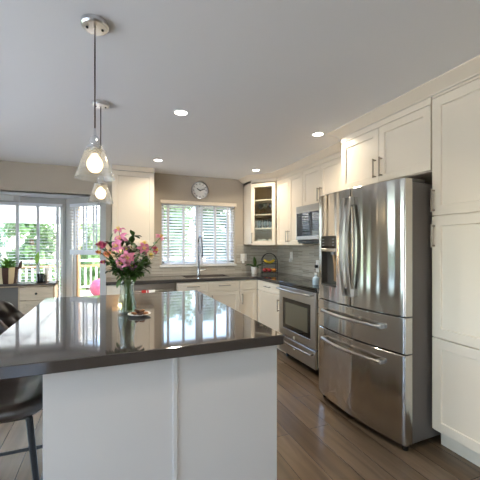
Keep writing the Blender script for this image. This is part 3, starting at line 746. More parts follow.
# ------------------------------------------------------------------ bar stools (seat looks towards +X)
def stool(loc, label, rz):
    t = thing('bar_stool', label, 'stool', loc, rz, 'leather bar stools at the island')
    # cushion
    bm = B(); n = 40; rings = []
    def sq(a, r): 
        c, s = math.cos(a), math.sin(a); k = (abs(c) ** 4.5 + abs(s) ** 4.5) ** (-1 / 4.5); return c * k * r, s * k * r
    for r, z in ((.0, .622), (.17, .620), (.205, .628), (.222, .648), (.222, .664), (.213, .68), (.18, .686), (.10, .672), (.0, .668)):
        rings.append([bm.verts.new((*sq(2 * PI * k / n, r), z)) for k in range(n)] if r else [bm.verts.new((0, 0, z))])
    for A, C_ in zip(rings, rings[1:]):
        for k in range(n):
            if len(A) == 1: bm.faces.new((A[0], C_[k], C_[(k + 1) % n]))
            elif len(C_) == 1: bm.faces.new((A[k], A[(k + 1) % n], C_[0]))
            else: bm.faces.new((A[k], A[(k + 1) % n], C_[(k + 1) % n], C_[k]))
    obj('seat', bm, 'leather', t, ang=60)
    # wrapped quilted back
    bm = B(); nu, nv = 72, 24; G = []
    for i in range(nu + 1):
        ph = math.radians(-98 + 196 * i / nu); q = abs(ph) / math.radians(98)
        top = 1.03 - .33 * q ** 2.4; z0 = .635; row = []
        for j in range(nv + 1):
            v = j / nv; z = z0 + (top - z0) * v
            rr = .224 + .075 * v * (1 - .5 * q)
            quilt = abs(math.sin((i / nu * 18 + v * 4) * PI / 2)) * abs(math.sin((i / nu * 18 - v * 4) * PI / 2)) 
            x, y = sq(PI + ph, rr - .02 * quilt * (1 if v > .25 else v * 4))
            row.append(bm.verts.new((x, y, z)))
        G.append(row)
    for i in range(nu):
        for j in range(nv): bm.faces.new((G[i][j], G[i + 1][j], G[i + 1][j + 1], G[i][j + 1]))
    o = obj('backrest', bm, 'leather', t, ang=60)
    sm = o.modifiers.new('thick', 'SOLIDIFY'); sm.thickness = .03; sm.offset = 1
    fr_ = B(); pts = [(-.15, -.15), (.15, -.15), (.15, .15), (-.15, .15), (-.15, -.15)]
    for a, b in zip(pts, pts[1:]): tube(fr_, [(*a, .612), (*b, .612)], .011, 8)
    obj('seat_frame', fr_, 'black_metal', t)
    def lg(sx, sy, z): k = .15 + .075 * (.612 - z) / .612; return (sx * k, sy * k, z)
    for sx, sy in ((1, 1), (1, -1), (-1, 1), (-1, -1)):
        obj('leg', tube(B(), [lg(sx, sy, .612), lg(sx, sy, .3), lg(sx, sy, 0)], [.014, .012, .010], 10), 'black_metal', t)
    rb = B(); c4 = [lg(sx, sy, .29) for sx, sy in ((1, 1), (1, -1), (-1, -1), (-1, 1), (1, 1))]
    for a, b in zip(c4, c4[1:]): tube(rb, [a, b], .009, 8)
    obj('footrest', rb, 'black_metal', t)
    return t
s1 = stool((-.475, 1.79, 0), 'nearer dark leather bar stool, seat tucked under the front of the island overhang', 0)
s2 = copy_tree(s1); s2.location = (-.53, 2.62, 0); s2.rotation_euler.z = math.radians(6)
s2['label'] = 'farther dark leather bar stool showing its quilted back past the island left edge'

# ------------------------------------------------------------------ lamps
def pendant(x, y, label):
    t = thing('pendant_lamp', label, 'lamp', (x, y, ZC), None, 'glass pendants over the island')
    c = obj('canopy', lathe(B(), [(0, 0), (.062, 0), (.062, -.018), (.056, -.026), (0, -.028)], (x, y, ZC - .0005), 32), 'satin_nickel', t)
    for dx in (-.034, .034): obj('screw', lathe(B(), [(0, -.033), (.006, -.033), (.006, -.027), (0, -.027)], (x + dx, y, ZC), 10), 'black_metal', c)
    obj('cord', tube(B(), [(x, y, ZC - .025), (x, y, 1.895)], .0036, 8), 'cord_brown', t)
    obj('socket', lathe(B(), [(0, 1.905), (.005, 1.905), (.007, 1.872), (.02, 1.862), (.024, 1.85), (.024, 1.826), (.036, 1.820), (.036, 1.804), (.02, 1.802), (.02, 1.782), (0, 1.782)], (x, y, 0), 24), 'chrome', t)
    for a in range(3): obj('thumb_screw', tube(B(), [(x + .03 * math.cos(a * 2.094 + .5), y + .03 * math.sin(a * 2.094 + .5), 1.811), (x + .052 * math.cos(a * 2.094 + .5), y + .052 * math.sin(a * 2.094 + .5), 1.811)], .004, 8), 'chrome', t)
    obj('shade', lathe(B(), [(.036, 1.808), (.043, 1.804), (.089, 1.667), (.0865, 1.6675), (.041, 1.801), (.036, 1.805)], (x, y, 0), 40), 'shade_glass', t)
    obj('bulb', lathe(B(), [(0, 1.693), (.014, 1.696), (.027, 1.706), (.035, 1.724), (.036, 1.737), (.031, 1.754), (.02, 1.770), (.012, 1.780), (.011, 1.786)], (x, y, 0), 24), 'bulb_glow', t)
    return t
pendant(-.068, 1.70, 'nearer clear glass cone pendant lamp, the lower hanging in view over the island')
pendant(-.066, 2.64, 'farther clear glass cone pendant lamp seen below and behind the nearer one')
def downlight(x, y, label, group):
    t = thing('recessed_light', label, 'light', (x, y, ZC), None, group)
    obj('trim_ring', lathe(B(), [(.048, -.0005), (.066, -.0005), (.068, -.004), (.05, -.006), (.048, -.004)], (x, y, ZC), 32, True), 'white_trim', t)
    obj('lens', lathe(B(), [(0, -.002), (.048, -.002)], (x, y, ZC), 32), 'lamp_glow', t)
    L = bpy.data.lights.new('downlight', 'AREA'); L.shape = 'DISK'; L.size = .1; L.energy = DOWN; L.color = (1, .87, .70); L.spread = math.radians(150)
    lo = bpy.data.objects.new('downlight', L); COL.objects.link(lo); lo.parent = t; lo.location = (0, 0, -.012)
downlight(.524, 2.59, 'recessed ceiling light right of the pendants, largest on the left', 'recessed lights in the kitchen ceiling')
downlight(1.835, 2.606, 'recessed ceiling light in front of the refrigerator cabinet', 'recessed lights in the kitchen ceiling')
downlight(1.897, 4.162, 'recessed ceiling light in front of the corner glass cabinet', 'recessed lights in the kitchen ceiling')
downlight(.549, 4.126, 'recessed ceiling light in front of the tall left wall cabinet', 'recessed lights in the kitchen ceiling')
for x, y in ((.524, .95), (-1.6, .6), (-1.6, 2.6), (.5, -1.2), (-1.6, -1.4)):  # extra fixtures added out of view to brighten the room
    downlight(x, y, 'unseen recessed ceiling light added as fill for the room', 'added fill lights out of view')
# puck under the left wall cabinet
t = thing('under_cabinet_light', 'small warm puck light under the left wall cabinet', 'light', (.12, 4.72, 1.344))
obj('housing', lathe(B(), [(0, 0), (.035, 0), (.035, -.012), (.028, -.014)], (.12, 4.72, 1.3445), 24), 'white_plastic', t)
obj('lens', lathe(B(), [(0, -.0145), (.028, -.0145)], (.12, 4.72, 1.3445), 24), 'puck_glow', t)
L = bpy.data.lights.new('puck', 'POINT'); L.energy = 1.6; L.color = (1, .62, .28); L.shadow_soft_size = .02
lo = bpy.data.objects.new('puck', L); COL.objects.link(lo); lo.parent = t; lo.location = (0, 0, -.04)

# ------------------------------------------------------------------ clock
cx_, cz_ = 1.275, 2.195
t = thing('wall_clock', 'round white wall clock with silver rim above the kitchen window', 'clock', (cx_, YB, cz_))
FCk = Matrix.Translation((cx_, YB - .001, cz_)) @ Matrix.Rotation(PI / 2, 4, 'X')
def onwall(bm): bmesh.ops.transform(bm, matrix=FCk, verts=bm.verts); return bm
obj('rim', onwall(lathe(B(), [(.118, 0), (.136, 0), (.138, .02), (.132, .034), (.122, .034), (.118, .022)], (0, 0, 0), 48, True)), 'chrome', t)
obj('face', onwall(lathe(B(), [(0, 0), (.12, 0), (.12, .016), (0, .016)], (0, 0, 0), 48)), 'clock_face', t)
bm = B()
for k in range(12):
    a = k * PI / 6; F = Fr((0, 0, 0), (math.cos(a), math.sin(a), 0), (-math.sin(a), math.cos(a), 0))
    box(bm, .088, .108, -.004, .004, .0165, .0175, 0, F)
obj('hour_marks', onwall(bm), 'black_plastic', t)
for a, l, wd_ in ((150, .055, .006), (18, .085, .0045)):
    a = math.radians(a); F = Fr((0, 0, 0), (math.cos(a), math.sin(a), 0), (-math.sin(a), math.cos(a), 0))
    obj('hand', onwall(box(B(), -.015, l, -wd_, wd_, .019, .0205, 0, F)), 'black_plastic', t)

# ------------------------------------------------------------------ outlets and switches
def plate(name, label, fr, u, z, w_=.075, h=.12, plug=None):
    t = thing(name, label, 'outlet', fr(u, 0, z))
    obj('cover_plate', box(B(), u - w_ / 2, u + w_ / 2, .0005, .007, z - h / 2, z + h / 2, .002, fr), 'white_plastic', t)
    bm = B()
    for dz in (-.026, .026): box(bm, u - .017, u + .017, .007, .009, z + dz - .017, z + dz + .017, .001, fr)
    obj('sockets', bm, 'ceramic', t)
    return t
FWB = Fr((0, YB - .01, 0), (1, 0, 0), (0, -1, 0)); FWR = Fr((XR - .01, 0, 0), (0, -1, 0), (-1, 0, 0))
plate('wall_outlet', 'white double outlet plate on the tile right of the kitchen window', FWB, 2.0, 1.16, .11, .12)
tag(obj('plug_adapter', box(B(), 1.965, 2.0, .0095, .045, 1.07, 1.135, .004, FWB), 'white_plastic', loc=(1.98, YB - .02, 1.07)), 'white plug adapter hanging from the outlet by the window', 'plug')
plate('wall_outlet', 'white outlet plate on the right tile wall near the fruit stand', FWR, -4.40, 1.19, .075, .12)
tag(obj('plug_adapter', box(B(), -4.41, -4.37, .0095, .04, 1.10, 1.15, .004, FWR), 'white_plastic', loc=(XR - .02, 4.39, 1.1)), 'white plug adapter in the outlet behind the stove corner', 'plug')
plate('wall_outlet', 'white outlet plate above the stove next to the refrigerator', FWR, -3.70, 1.075, .09, .16)
tag(obj('power_plug', box(B(), -3.715, -3.68, .0095, .05, 1.05, 1.09, .005, FWR), 'black_plastic', loc=(XR - .03, 3.70, 1.05)), 'black plug pushed into the outlet above the stove', 'plug')

# bottle by the stove
c = (2.10, 3.025, .918)
t = thing('oil_bottle', 'pale blue glass bottle with white cap at the right edge of the stove', 'bottle', c)
obj('glass', lathe(B(), [(0, 0), (.032, 0), (.034, .006), (.034, .075), (.012, .095), (.012, .11), (0, .11)], c, 24), 'pale_blue', t)
obj('cap', lathe(B(), [(0, .11), (.014, .11), (.014, .13), (0, .13)], c, 20), 'white_plastic', t)

# ------------------------------------------------------------------ corner plant, fruit stand
c = Vector((2.10, 4.66, CTZ))
t = thing('potted_orchid', 'small white pot with dark drooping leaves in the counter corner', 'plant', c)
obj('pot', lathe(B(), [(0, 0), (.042, 0), (.046, .01), (.056, .11), (.051, .11), (.046, .085), (0, .085)], c, 28), 'ceramic', t)
def leafstrip(bm, base, dirv, L, wd, droop, n=8, fold=.25, mi=0, shape=1.):
    base = Vector(base); d = Vector(dirv).normalized(); up = Vector((0, 0, 1))
    s = d.cross(up); s = s.normalized() if s.length > 1e-3 else Vector((1, 0, 0)); rows = []
    p = base.copy(); q = d.copy()
    for i in range(n + 1):
        v = i / n; ww = wd * (math.sin(PI * min(1, v * .93 + .07)) ** shape) + .0004; nn = s.cross(q).normalized()
        rows.append([bm.verts.new(p - s * ww + nn * ww * fold), bm.verts.new(p), bm.verts.new(p + s * ww + nn * ww * fold)])
        q = (q + Vector((0, 0, -droop / n))).normalized(); p = p + q * (L / n)
    for a, b in zip(rows, rows[1:]):
        for k in (0, 1): f = bm.faces.new((a[k], a[k + 1], b[k + 1], b[k])); f.material_index = mi
    return p
top = c + Vector((0, 0, .09))
for dv, L_, wd in (((-.9, -.2, .75), .20, .026), ((.9, -.2, .7), .19, .024), ((.2, -.9, .5), .12, .022), ((-.1, -.1, 1), .19, .030), ((.5, .6, .8), .12, .02)):
    bm = B(); leafstrip(bm, top, dv, L_, wd, .9 if dv[2] < .9 else .1, fold=.9); obj('leaf', bm, 'leaf', t, recalc=False)

fc = Vector((2.255, 4.46, CTZ)); fu = Vector((.95, -.31, 0)).normalized(); fd = Vector((-fu.y, fu.x, 0))
FFR = Fr(fc, fu, fd)
t = thing('fruit_stand', 'black wire arched two tier fruit stand in the counter corner', 'stand', fc)
for s in (-.07, .07):
    pts = [FFR(-.115, s, .005), FFR(-.115, s, .20)] + [FFR(-.115 * math.cos(a), s * (1 - .9 * math.sin(a)), .20 + .125 * math.sin(a)) for a in [PI * k / 14 for k in range(1, 14)]] + [FFR(.115, s, .20), FFR(.115, s, .005)]
    obj('arch_wire', tube(B(), pts, .005, 8), 'black_metal', t)
for z in (.03, .165):
    bm = B(); pl = [(-.11, -.075), (.11, -.075), (.11, .075), (-.11, .075), (-.11, -.075)]
    for zz in (z, z + .03):
        for a, b in zip(pl, pl[1:]): tube(bm, [FFR(*a, zz), FFR(*b, zz)], .004, 6)
    for k in range(9): x = -.1 + k * .025; tube(bm, [FFR(x, -.075, z), FFR(x, .075, z)], .0025, 6)
    obj('basket_tier', bm, 'black_metal', t)
for k, (u, d, lbl) in enumerate(((-.0, -.035, 'front banana curved across the upper tier of the fruit stand'), (.0, 0.0, 'middle banana of three on the upper tier of the fruit stand'), (0, .035, 'rear banana of three on the upper tier of the fruit stand'))):
    pts = [FFR(u + .085 * math.sin(a), d, .168 + .019 + .075 * (1 - math.cos(a))) for a in [math.radians(-62 + 124 * q / 12) for q in range(13)]]
    bt = thing('banana', lbl, 'banana', FFR(u, d, .17), None, 'bananas on the fruit stand')
    obj('skin', tube(B(), pts, [.006] + [.013] + [.0165] * 9 + [.012, .005], 10), 'banana', bt, ang=60)
    obj('stem', tube(B(), [pts[-1], pts[-1] + Vector((0, 0, .016))], .004, 6), 'stem', bt)
for (u, d, r, m_, lbl) in ((-.072, -.03, .034, 'apple', 'red apple at the left of the lower fruit stand tier'), (.0, -.032, .034, 'apple', 'red apple in the middle of the lower fruit stand tier'), (.07, -.03, .033, 'orange', 'orange at the right of the lower fruit stand tier'), (-.035, .035, .033, 'orange', 'orange behind the apples on the lower tier'), (.037, .036, .032, 'lemon', 'yellow lemon behind on the lower fruit stand tier')):
    nm = m_ if m_ != 'orange' else 'orange_fruit'
    p = FFR(u, d, .034 + r)
    ft = thing(nm, lbl, m_, p - Vector((0, 0, r)), None, 'fruit on the lower tier')
    obj('flesh', blob(B(), p, r, 3, (1, 1, .93 if m_ != 'lemon' else .85)), m_, ft)
    obj('stalk', tube(B(), [p + Vector((0, 0, r * .85)), p + Vector((.003, 0, r * 1.12))], .002, 6), 'bark', ft)

# ------------------------------------------------------------------ vase, flowers, plate
vc = Vector((.098, 2.17, .92))
t = thing('flower_vase', 'clear glass vase of water holding the bouquet on the island', 'vase', vc)
obj('glass', lathe(B(), [(0, 0), (.05, 0), (.056, .008), (.056, .05), (.045, .12), (.041, .16), (.046, .208), (.043, .208), (.038, .16), (.041, .12), (.052, .05), (.05, .014), (0, .012)], vc, 36), 'vase_glass', t)
obj('water', lathe(B(), [(0, .0125), (.0495, .0145), (.0515, .05), (.0425, .11), (0, .11)], vc, 32), 'water', t)
neck = vc + Vector((0, 0, .205))
def stem_pts(head, k):
    foot = vc + Vector((random.uniform(-.03, .03), random.uniform(-.03, .03), .018))
    nk = neck + Vector(((head.x - vc.x) * .10, (head.y - vc.y) * .10, 0)); nk.x = max(vc.x - .03, min(vc.x + .03, nk.x)); nk.y = max(vc.y - .03, min(vc.y + .03, nk.y))
    pts = []
    for i in range(9):
        s = i / 8
        pts.append(foot * (1 - s) ** 2 + nk * 2 * s * (1 - s) * 1.0 + head * s * s if False else None)
    pts = [foot, foot.lerp(nk, .5), nk]
    for i in range(1, 6):
        s = i / 5; q = nk.lerp(head, s); q.z += .02 * math.sin(PI * s); pts.append(q)
    pts[-1] = head.copy(); return pts
def lily(bm, c, axis, R, npet=6, wid=.3, open_=1.0):
    axis = Vector(axis).normalized(); a = axis.orthogonal().normalized(); b = axis.cross(a)
    for k in range(npet):
        th = 2 * PI * k / npet + random.uniform(-.15, .15); rad = a * math.cos(th) + b * math.sin(th); n = 6; rows = []; L = R * random.uniform(.88, 1.1) * (1 if k % 2 else .92)
        side = axis.cross(rad)
        for i in range(n + 1):
            v = i / n; ww = L * wid * math.sin(PI * (v * .9 + .08)) ** .8 + .0005
            p = c + rad * (L * open_ * (.12 + .88 * v ** 1.2)) + axis * (L * (.55 * v - .55 * open_ * v ** 3))
            rows.append([bm.verts.new(p - side * ww + axis * ww * .35), bm.verts.new(p), bm.verts.new(p + side * ww + axis * ww * .35)])
        for r0, r1 in zip(rows, rows[1:]):
            for q in (0, 1): bm.faces.new((r0[q], r0[q + 1], r1[q + 1], r1[q]))
def mum(bm, c, axis, R):
    axis = Vector(axis).normalized(); a = axis.orthogonal().normalized(); b = axis.cross(a)
    for lay in range(4):
        m_ = 14 - lay * 2; el = lay * .38
        for k in range(m_):
            th = 2 * PI * (k + lay * .5) / m_; rad = (a * math.cos(th) + b * math.sin(th)); d = (rad * math.cos(el) + axis * math.sin(el)).normalized()
            s = axis.cross(rad); p0 = c + axis * (.004 * lay); p1 = p0 + d * R * .6; p2 = p0 + d * R; wv = R * .16
            v = [bm.verts.new(x) for x in (p0, p1 - s * wv, p2 + axis * R * .08, p1 + s * wv)]; bm.faces.new(v)
def rose(bm, c, axis, R):
    axis = Vector(axis).normalized(); a = axis.orthogonal().normalized(); b = axis.cross(a)
    for lay, (rr, hh, m_) in enumerate(((.25, 1.1, 3), (.5, 1.05, 4), (.75, .9, 5), (1.0, .7, 6))):
        for k in range(m_):
            th0 = 2 * PI * k / m_ + lay * .7; G = []
            for i in range(5):
                th = th0 + (i - 2) / 2 * (PI / m_ * 1.25); rad = a * math.cos(th) + b * math.sin(th); col = []
                for j in range(5):
                    v = j / 4; r_ = R * rr * (.25 + .75 * math.sin(v * PI / 2) + .12 * lay * v ** 3); h_ = R * hh * v * 1.25 * (1 - .12 * ((i - 2) / 2) ** 2)
                    col.append(bm.verts.new(c + rad * r_ + axis * (h_ - R * .5)))
                G.append(col)
            for i in range(4):
                for j in range(4): bm.faces.new((G[i][j], G[i + 1][j], G[i + 1][j + 1], G[i][j + 1]))
FL = [  # kind, px, py, zc, R, material, axis(x right, toward viewer, up), label
 ('lily', 121, 240, 2.06, .055, 'petal_pink', (-.2, -.8, .5), 'pink lily at the upper left of the bouquet'),
 ('lily', 117.5, 246, 2.00, .05, 'petal_pink', (-.3, -1, .1), 'pink lily facing the viewer at upper left of the bouquet'),
 ('lily', 122, 263, 1.98, .05, 'petal_pink', (-.2, -1, -.1), 'pink lily low in the middle of the bouquet, left one'),
 ('lily', 128, 258, 1.99, .052, 'petal_pink', (.2, -1, .1), 'pink lily at the very centre of the bouquet'),
 ('lily', 119, 231, 2.10, .045, 'petal_pink', (-.1, -.5, .9), 'topmost pink lily of the bouquet'),
 ('lily', 143, 249, 2.02, .045, 'petal_pink', (.6, -.8, .3), 'pink lily beside the cream blooms at the right of the bouquet'),
 ('lily', 160, 238, 2.05, .038, 'petal_pink', (.6, -.3, .8), 'outlying pink bloom at the far right of the bouquet'),
 ('lily', 155, 250, 2.05, .032, 'petal_deep', (.9, -.5, .1), 'small deep pink bloom right of the cream lilies'),
 ('lily', 127, 250, 2.08, .034, 'petal_mauve', (.1, -.9, .4), 'small mauve bloom above the very centre of the bouquet'),
 ('lily', 132, 266, 2.00, .034, 'petal_mauve', (.3, -1, 0), 'small mauve bloom low right of centre in the bouquet'),
 ('lily', 125, 270, 2.00, .035, 'petal_pink', (-.1, -1, -.3), 'small pink bloom hanging lowest over the vase rim'),
 ('trumpet', 143.5, 245, 2.08, .05, 'petal_cream', (.3, -.5, .8), 'cream lily at the upper right of the bouquet'),
 ('trumpet', 149, 255, 2.02, .048, 'petal_cream', (.9, -.5, .1), 'cream bloom with yellow heart at the right of the bouquet'),
 ('mum', 103.5, 246, 2.05, .034, 'petal_deep', (-.5, -.7, .6), 'dusky pink chrysanthemum at the far left of the bouquet'),
 ('mum', 108.5, 254, 2.00, .026, 'petal_peach', (-.5, -1, .2), 'peach chrysanthemum left of centre in the bouquet'),
 ('mum', 100.5, 252.5, 2.05, .022, 'petal_peach', (-.8, -.6, .2), 'small peach chrysanthemum at the leftmost edge of the bouquet'),
 ('mum', 104.5, 262, 2.03, .02, 'petal_deep', (-.8, -.7, 0), 'small dusky pink chrysanthemum lowest on the left of the bouquet'),
 ('mum', 100, 246, 2.10, .022, 'petal_deep', (-.8, -.4, .5), 'small dusky pink chrysanthemum behind the left edge of the bouquet'),
]
R_ = Vector((math.cos(YAW), -math.sin(YAW), 0)); Fw = Vector((math.sin(YAW), math.cos(YAW), 0))
for kind, px, py, zc, R, m_, ax, lbl in FL:
    head = at(px, py, zc + .07); axis = R_ * ax[0] + Fw * ax[1] + Vector((0, 0, ax[2]))
    t = thing({'lily': 'lily', 'trumpet': 'lily', 'mum': 'chrysanthemum'}[kind], lbl, 'flower', vc + Vector((0, 0, .02)), None, 'flowers in the vase')
    bm = B(); (mum if kind == 'mum' else lily)(bm, head, axis, R, *((6, .44, .62) if kind == 'trumpet' else ()))
    obj('bloom', bm, m_, t, recalc=False)
    pts = stem_pts(head, 0); obj('stem', tube(B(), pts, .0026, 6), 'stem', t)
    if kind == 'lily':
        an = B(); ax_ = axis.normalized(); a = ax_.orthogonal().normalized(); b = ax_.cross(a)
        for k in range(5): tube(an, [head, head + ax_ * R * .7 + (a * math.cos(k * 1.257) + b * math.sin(k * 1.257)) * R * .25], [.001, .0022], 5)
        obj('stamens', an, 'petal_yellow', t)
    elif kind == 'trumpet':
        obj('heart', blob(B(), head + axis.normalized() * .018, .012, 2), 'petal_yellow', t)
    else:
        if kind == 'mum': obj('heart', blob(B(), head + axis.normalized() * .008, R * .35, 2), 'petal_yellow' if R < .03 else 'petal_deep', t)
    lb = B()
    for i in (3, 4, 5, 6):
        p = pts[i]; dv = (R_ * random.uniform(-1, 1) + Fw * random.uniform(-1, .6) + Vector((0, 0, random.uniform(.1, .9))))
        leafstrip(lb, p, dv, random.uniform(.06, .10), random.uniform(.010, .017), random.uniform(.3, 1.0))
    obj('leaves', lb, 'leaf', t, recalc=False)
# green sprays
for k, (px, py, zc) in enumerate(((112, 262, 2.05), (133, 236, 2.1), (146, 268, 2.08), (139, 272, 2.0), (113, 271, 2.0), (150, 262, 2.1), (136, 248, 2.15), (127, 240, 2.15), (110, 244, 2.1), (140, 262, 2.04))):
    head = at(px, py, zc + .08); t = thing('leafy_sprig', ['drooping', 'upright'][py < 255] + ' dark green sprig ' + ['left of the pink lilies', 'rising above the bouquet centre', 'low on the right side of the bouquet', 'beside the vase rim on the right', 'beside the vase rim on the left', 'under the cream bloom at the right', 'in the centre behind the lilies', 'behind the topmost lily', 'near the dusky pink chrysanthemum', 'between the lilies and the cream bloom'][k], 'foliage', vc + Vector((0, 0, .02)), None, 'green sprigs in the vase')
    pts = stem_pts(head, 0); obj('stem', tube(B(), pts, .0024, 6), 'stem', t)
    lb = B()
    for i in range(3, 8):
        for q in range(4):
            p = pts[i]; dv = (R_ * random.uniform(-1, 1) + Fw * random.uniform(-1, .8) + Vector((0, 0, random.uniform(-.2, 1))))
            leafstrip(lb, p, dv, random.uniform(.05, .095), random.uniform(.011, .02), random.uniform(.2, 1.1))
    obj('leaves', lb, 'leaf', t, recalc=False)

pc = Vector((.165, 2.075, .92))
tag(obj('snack_plate', lathe(B(), [(0, .002), (.03, 0), (.035, .003), (.06, .010), (.068, .014), (.066, .016), (.034, .008), (0, .007)], pc, 40), 'ceramic', loc=pc), 'small white plate of cookies in front of the vase', 'plate')
CK = [(-.03, .0, .0), (-.008, .026, .0), (.022, .01, .0), (.004, -.026, .0), (.035, -.016, .0), (-.012, .0, .013), (.015, -.005, .014)]
cl = ['left edge', 'rear', 'right', 'front', 'far right edge', 'top left', 'top']
for k, (x, y, z) in enumerate(CK):
    c = pc + Vector((x, y, .0165 + z)); M = Matrix.Rotation(random.uniform(-.3, .3), 3, 'X') @ Matrix.Rotation(random.uniform(-.3, .3), 3, 'Y')
    tag(obj('cookie', blob(B(), c, .0185, 2, (1, 1, .45), M, jit=.06), 'cookie' if k % 2 == 0 else 'cookie_dark', loc=c), f'{"tan" if k % 2 == 0 else "dark brown"} cookie at the {cl[k]} of the pile on the white plate', 'cookie', 'cookies on the plate')

# ------------------------------------------------------------------ sideboard in the bay and what stands on it
t = thing('sideboard', 'pale oak sideboard with dark top under the bay window', 'sideboard', (-1.35, 5.2, 0))
YS = 5.03; ST = .845; FSB = Fr((0, YS, 0), (1, 0, 0), (0, -1, 0))
bm = B(); box(bm, -1.8, -.70, YS + .34, YS + .35, .08, ST - .02); 
for x in (-1.8, -1.12, -.72): box(bm, x, x + .02, YS, YS + .34, .0, ST - .02)
box(bm, -1.8, -.70, YS, YS + .34, .08, .1); box(bm, -1.8, -.70, YS, YS + .34, ST - .04, ST - .0205)
obj('body', bm, 'oak', t)
obj('top', bx(-1.82, -.69, YS - .03, YS + .352, ST - .02, ST, .003), 'dark_wood', t)
d = obj('drawer', box(B(), -1.098, -.722, 0, .018, ST - .215, ST - .045, .002, FSB), 'oak_pale', t)
kb = lathe(B(), [(0, .0), (.006, 0), (.006, .012), (.015, .018), (.015, .026), (0, .03)], (0, 0, 0), 16)
bmesh.ops.transform(kb, matrix=Matrix.Translation((-.91, YS - .018, ST - .13)) @ Matrix.Rotation(PI / 2, 4, 'X'), verts=kb.verts)
obj('knob', kb, 'black_metal', d)
d = obj('door', shaker(FSB, .376, .11, ST - .222, fw=.045, u0=-1.098), 'oak_pale', t)
xb = B()
for s in (1, -1):
    p, q = Vector(FSB(-1.05, .014, .16 if s > 0 else ST - .27)), Vector(FSB(-.77, .014, ST - .27 if s > 0 else .16)); dd = (q - p).normalized(); F = Fr(p, dd, (0, -1, 0), dd.cross(Vector((0, -1, 0))))
    box(xb, 0, (q - p).length, -.002, .004, -.018, .018, 0, F)
obj('cross_brace', xb, 'oak_pale', d)
tag(obj('back_panel', bx(-1.78, -1.12, YS + .05, YS + .06, .1, ST - .041), 'grey_recess', t), 'grey recessed panel')
# basket
c = Vector((-1.275, 5.2, ST))
t = thing('striped_basket', 'brown and cream striped basket at the left on the sideboard', 'basket', c)
bm = B(); n = 40; rings = []
for r, z in ((.0, 0), (.095, 0), (.11, .08), (.122, .20), (.125, .215), (.118, .215), (.105, .09), (0, .08)):
    rings.append([bm.verts.new(c + Vector((r * math.cos(2 * PI * k / n), r * math.sin(2 * PI * k / n), z))) for k in range(n)] if r else [bm.verts.new(c + Vector((0, 0, z)))])
for A, C_ in zip(rings, rings[1:]):
    for k in range(n):
        k2 = (k + 1) % n
        f = bm.faces.new((A[0], C_[k], C_[k2])) if len(A) == 1 else bm.faces.new((A[k], A[k2], C_[0])) if len(C_) == 1 else bm.faces.new((A[k], A[k2], C_[k2], C_[k]))
        f.material_index = (k // 4) % 2
mat('basket_cream', 'd9c49c', .8, bump=.5, bscale=120); mat('basket_brown', '4a3027', .8, bump=.5, bscale=120)
obj('bowl', bm, ['basket_cream', 'basket_brown'], t)
for sx in (1, -1):
    hp = [c + Vector((sx * (.118 + .035 * math.sin(a)), .045 * math.cos(a) * 0 - .01, .15 + .13 * a / PI)) if False else c + Vector((sx * (.135 + .018 * math.sin(a)), .05 * math.cos(a), .19 + .10 * math.sin(a))) for a in [PI * q / 10 for q in range(11)]]
    obj('handle', tube(B(), hp, .010, 8), 'basket_brown', t)
t = thing('leafy_houseplant', 'bushy bright green houseplant growing in the striped basket', 'plant', c + Vector((0, 0, .085)))
obj('soil', lathe(B(), [(0, .09), (.1, .09), (.1, .083), (0, .083)], c, 24), 'soil', t)
lb = B()
for k in range(90):
    a = random.uniform(0, 2 * PI); r = random.uniform(0, .085); p = c + Vector((r * math.cos(a), r * math.sin(a), random.uniform(.16, .29)))
    leafstrip(lb, p, (math.cos(a) * .7, math.sin(a) * .7, random.uniform(.4, 1.2)), random.uniform(.06, .12), .017, .9, 5)
obj('foliage', lb, 'leaf_bright', t, recalc=False)
sb = B()
for k in range(9): a = k * .7; tube(sb, [c + Vector((.03 * math.cos(a), .03 * math.sin(a), .088)), c + Vector((.07 * math.cos(a), .07 * math.sin(a), .24))], .003, 6)
obj('stems', sb, 'stem', t)
# black pot
c = Vector((-.885, 5.18, ST))
t = thing('potted_plant', 'black pot with saucer and one large green leaf on the sideboard', 'plant', c)
obj('saucer', lathe(B(), [(0, 0), (.05, 0), (.06, .014), (.056, .014), (.048, .005), (0, .005)], c, 28), 'black_plastic', t)
obj('pot', lathe(B(), [(0, .0055), (.042, .0055), (.05, .12), (.046, .12), (.04, .1), (0, .1)], c, 28), 'black_plastic', t)
obj('stem', tube(B(), [c + Vector((0, 0, .1)), c + Vector((-.02, 0, .2)), c + Vector((-.045, -.01, .26))], .004, 8), 'stem', t)
lb = B(); leafstrip(lb, c + Vector((-.045, -.01, .25)), (.10, -.05, 1), .18, .045, .05, 10, .2); leafstrip(lb, c + Vector((-.045, -.005, .24)), (-.25, .0, 1), .15, .035, .1, 10, .2)
obj('leaf', lb, 'leaf_bright', t, recalc=False)
c = Vector((-.835, 5.30, ST))
t = thing('pillar_candle', 'white pillar candle behind the black pot on the sideboard', 'candle', c)
obj('wax', lathe(B(), [(0, 0), (.03, 0), (.03, .19), (.026, .195), (0, .19)], c, 24), 'candle_wax', t)
obj('wick', tube(B(), [c + Vector((0, 0, .19)), c + Vector((0, 0, .205))], .0015, 6), 'black_plastic', t)

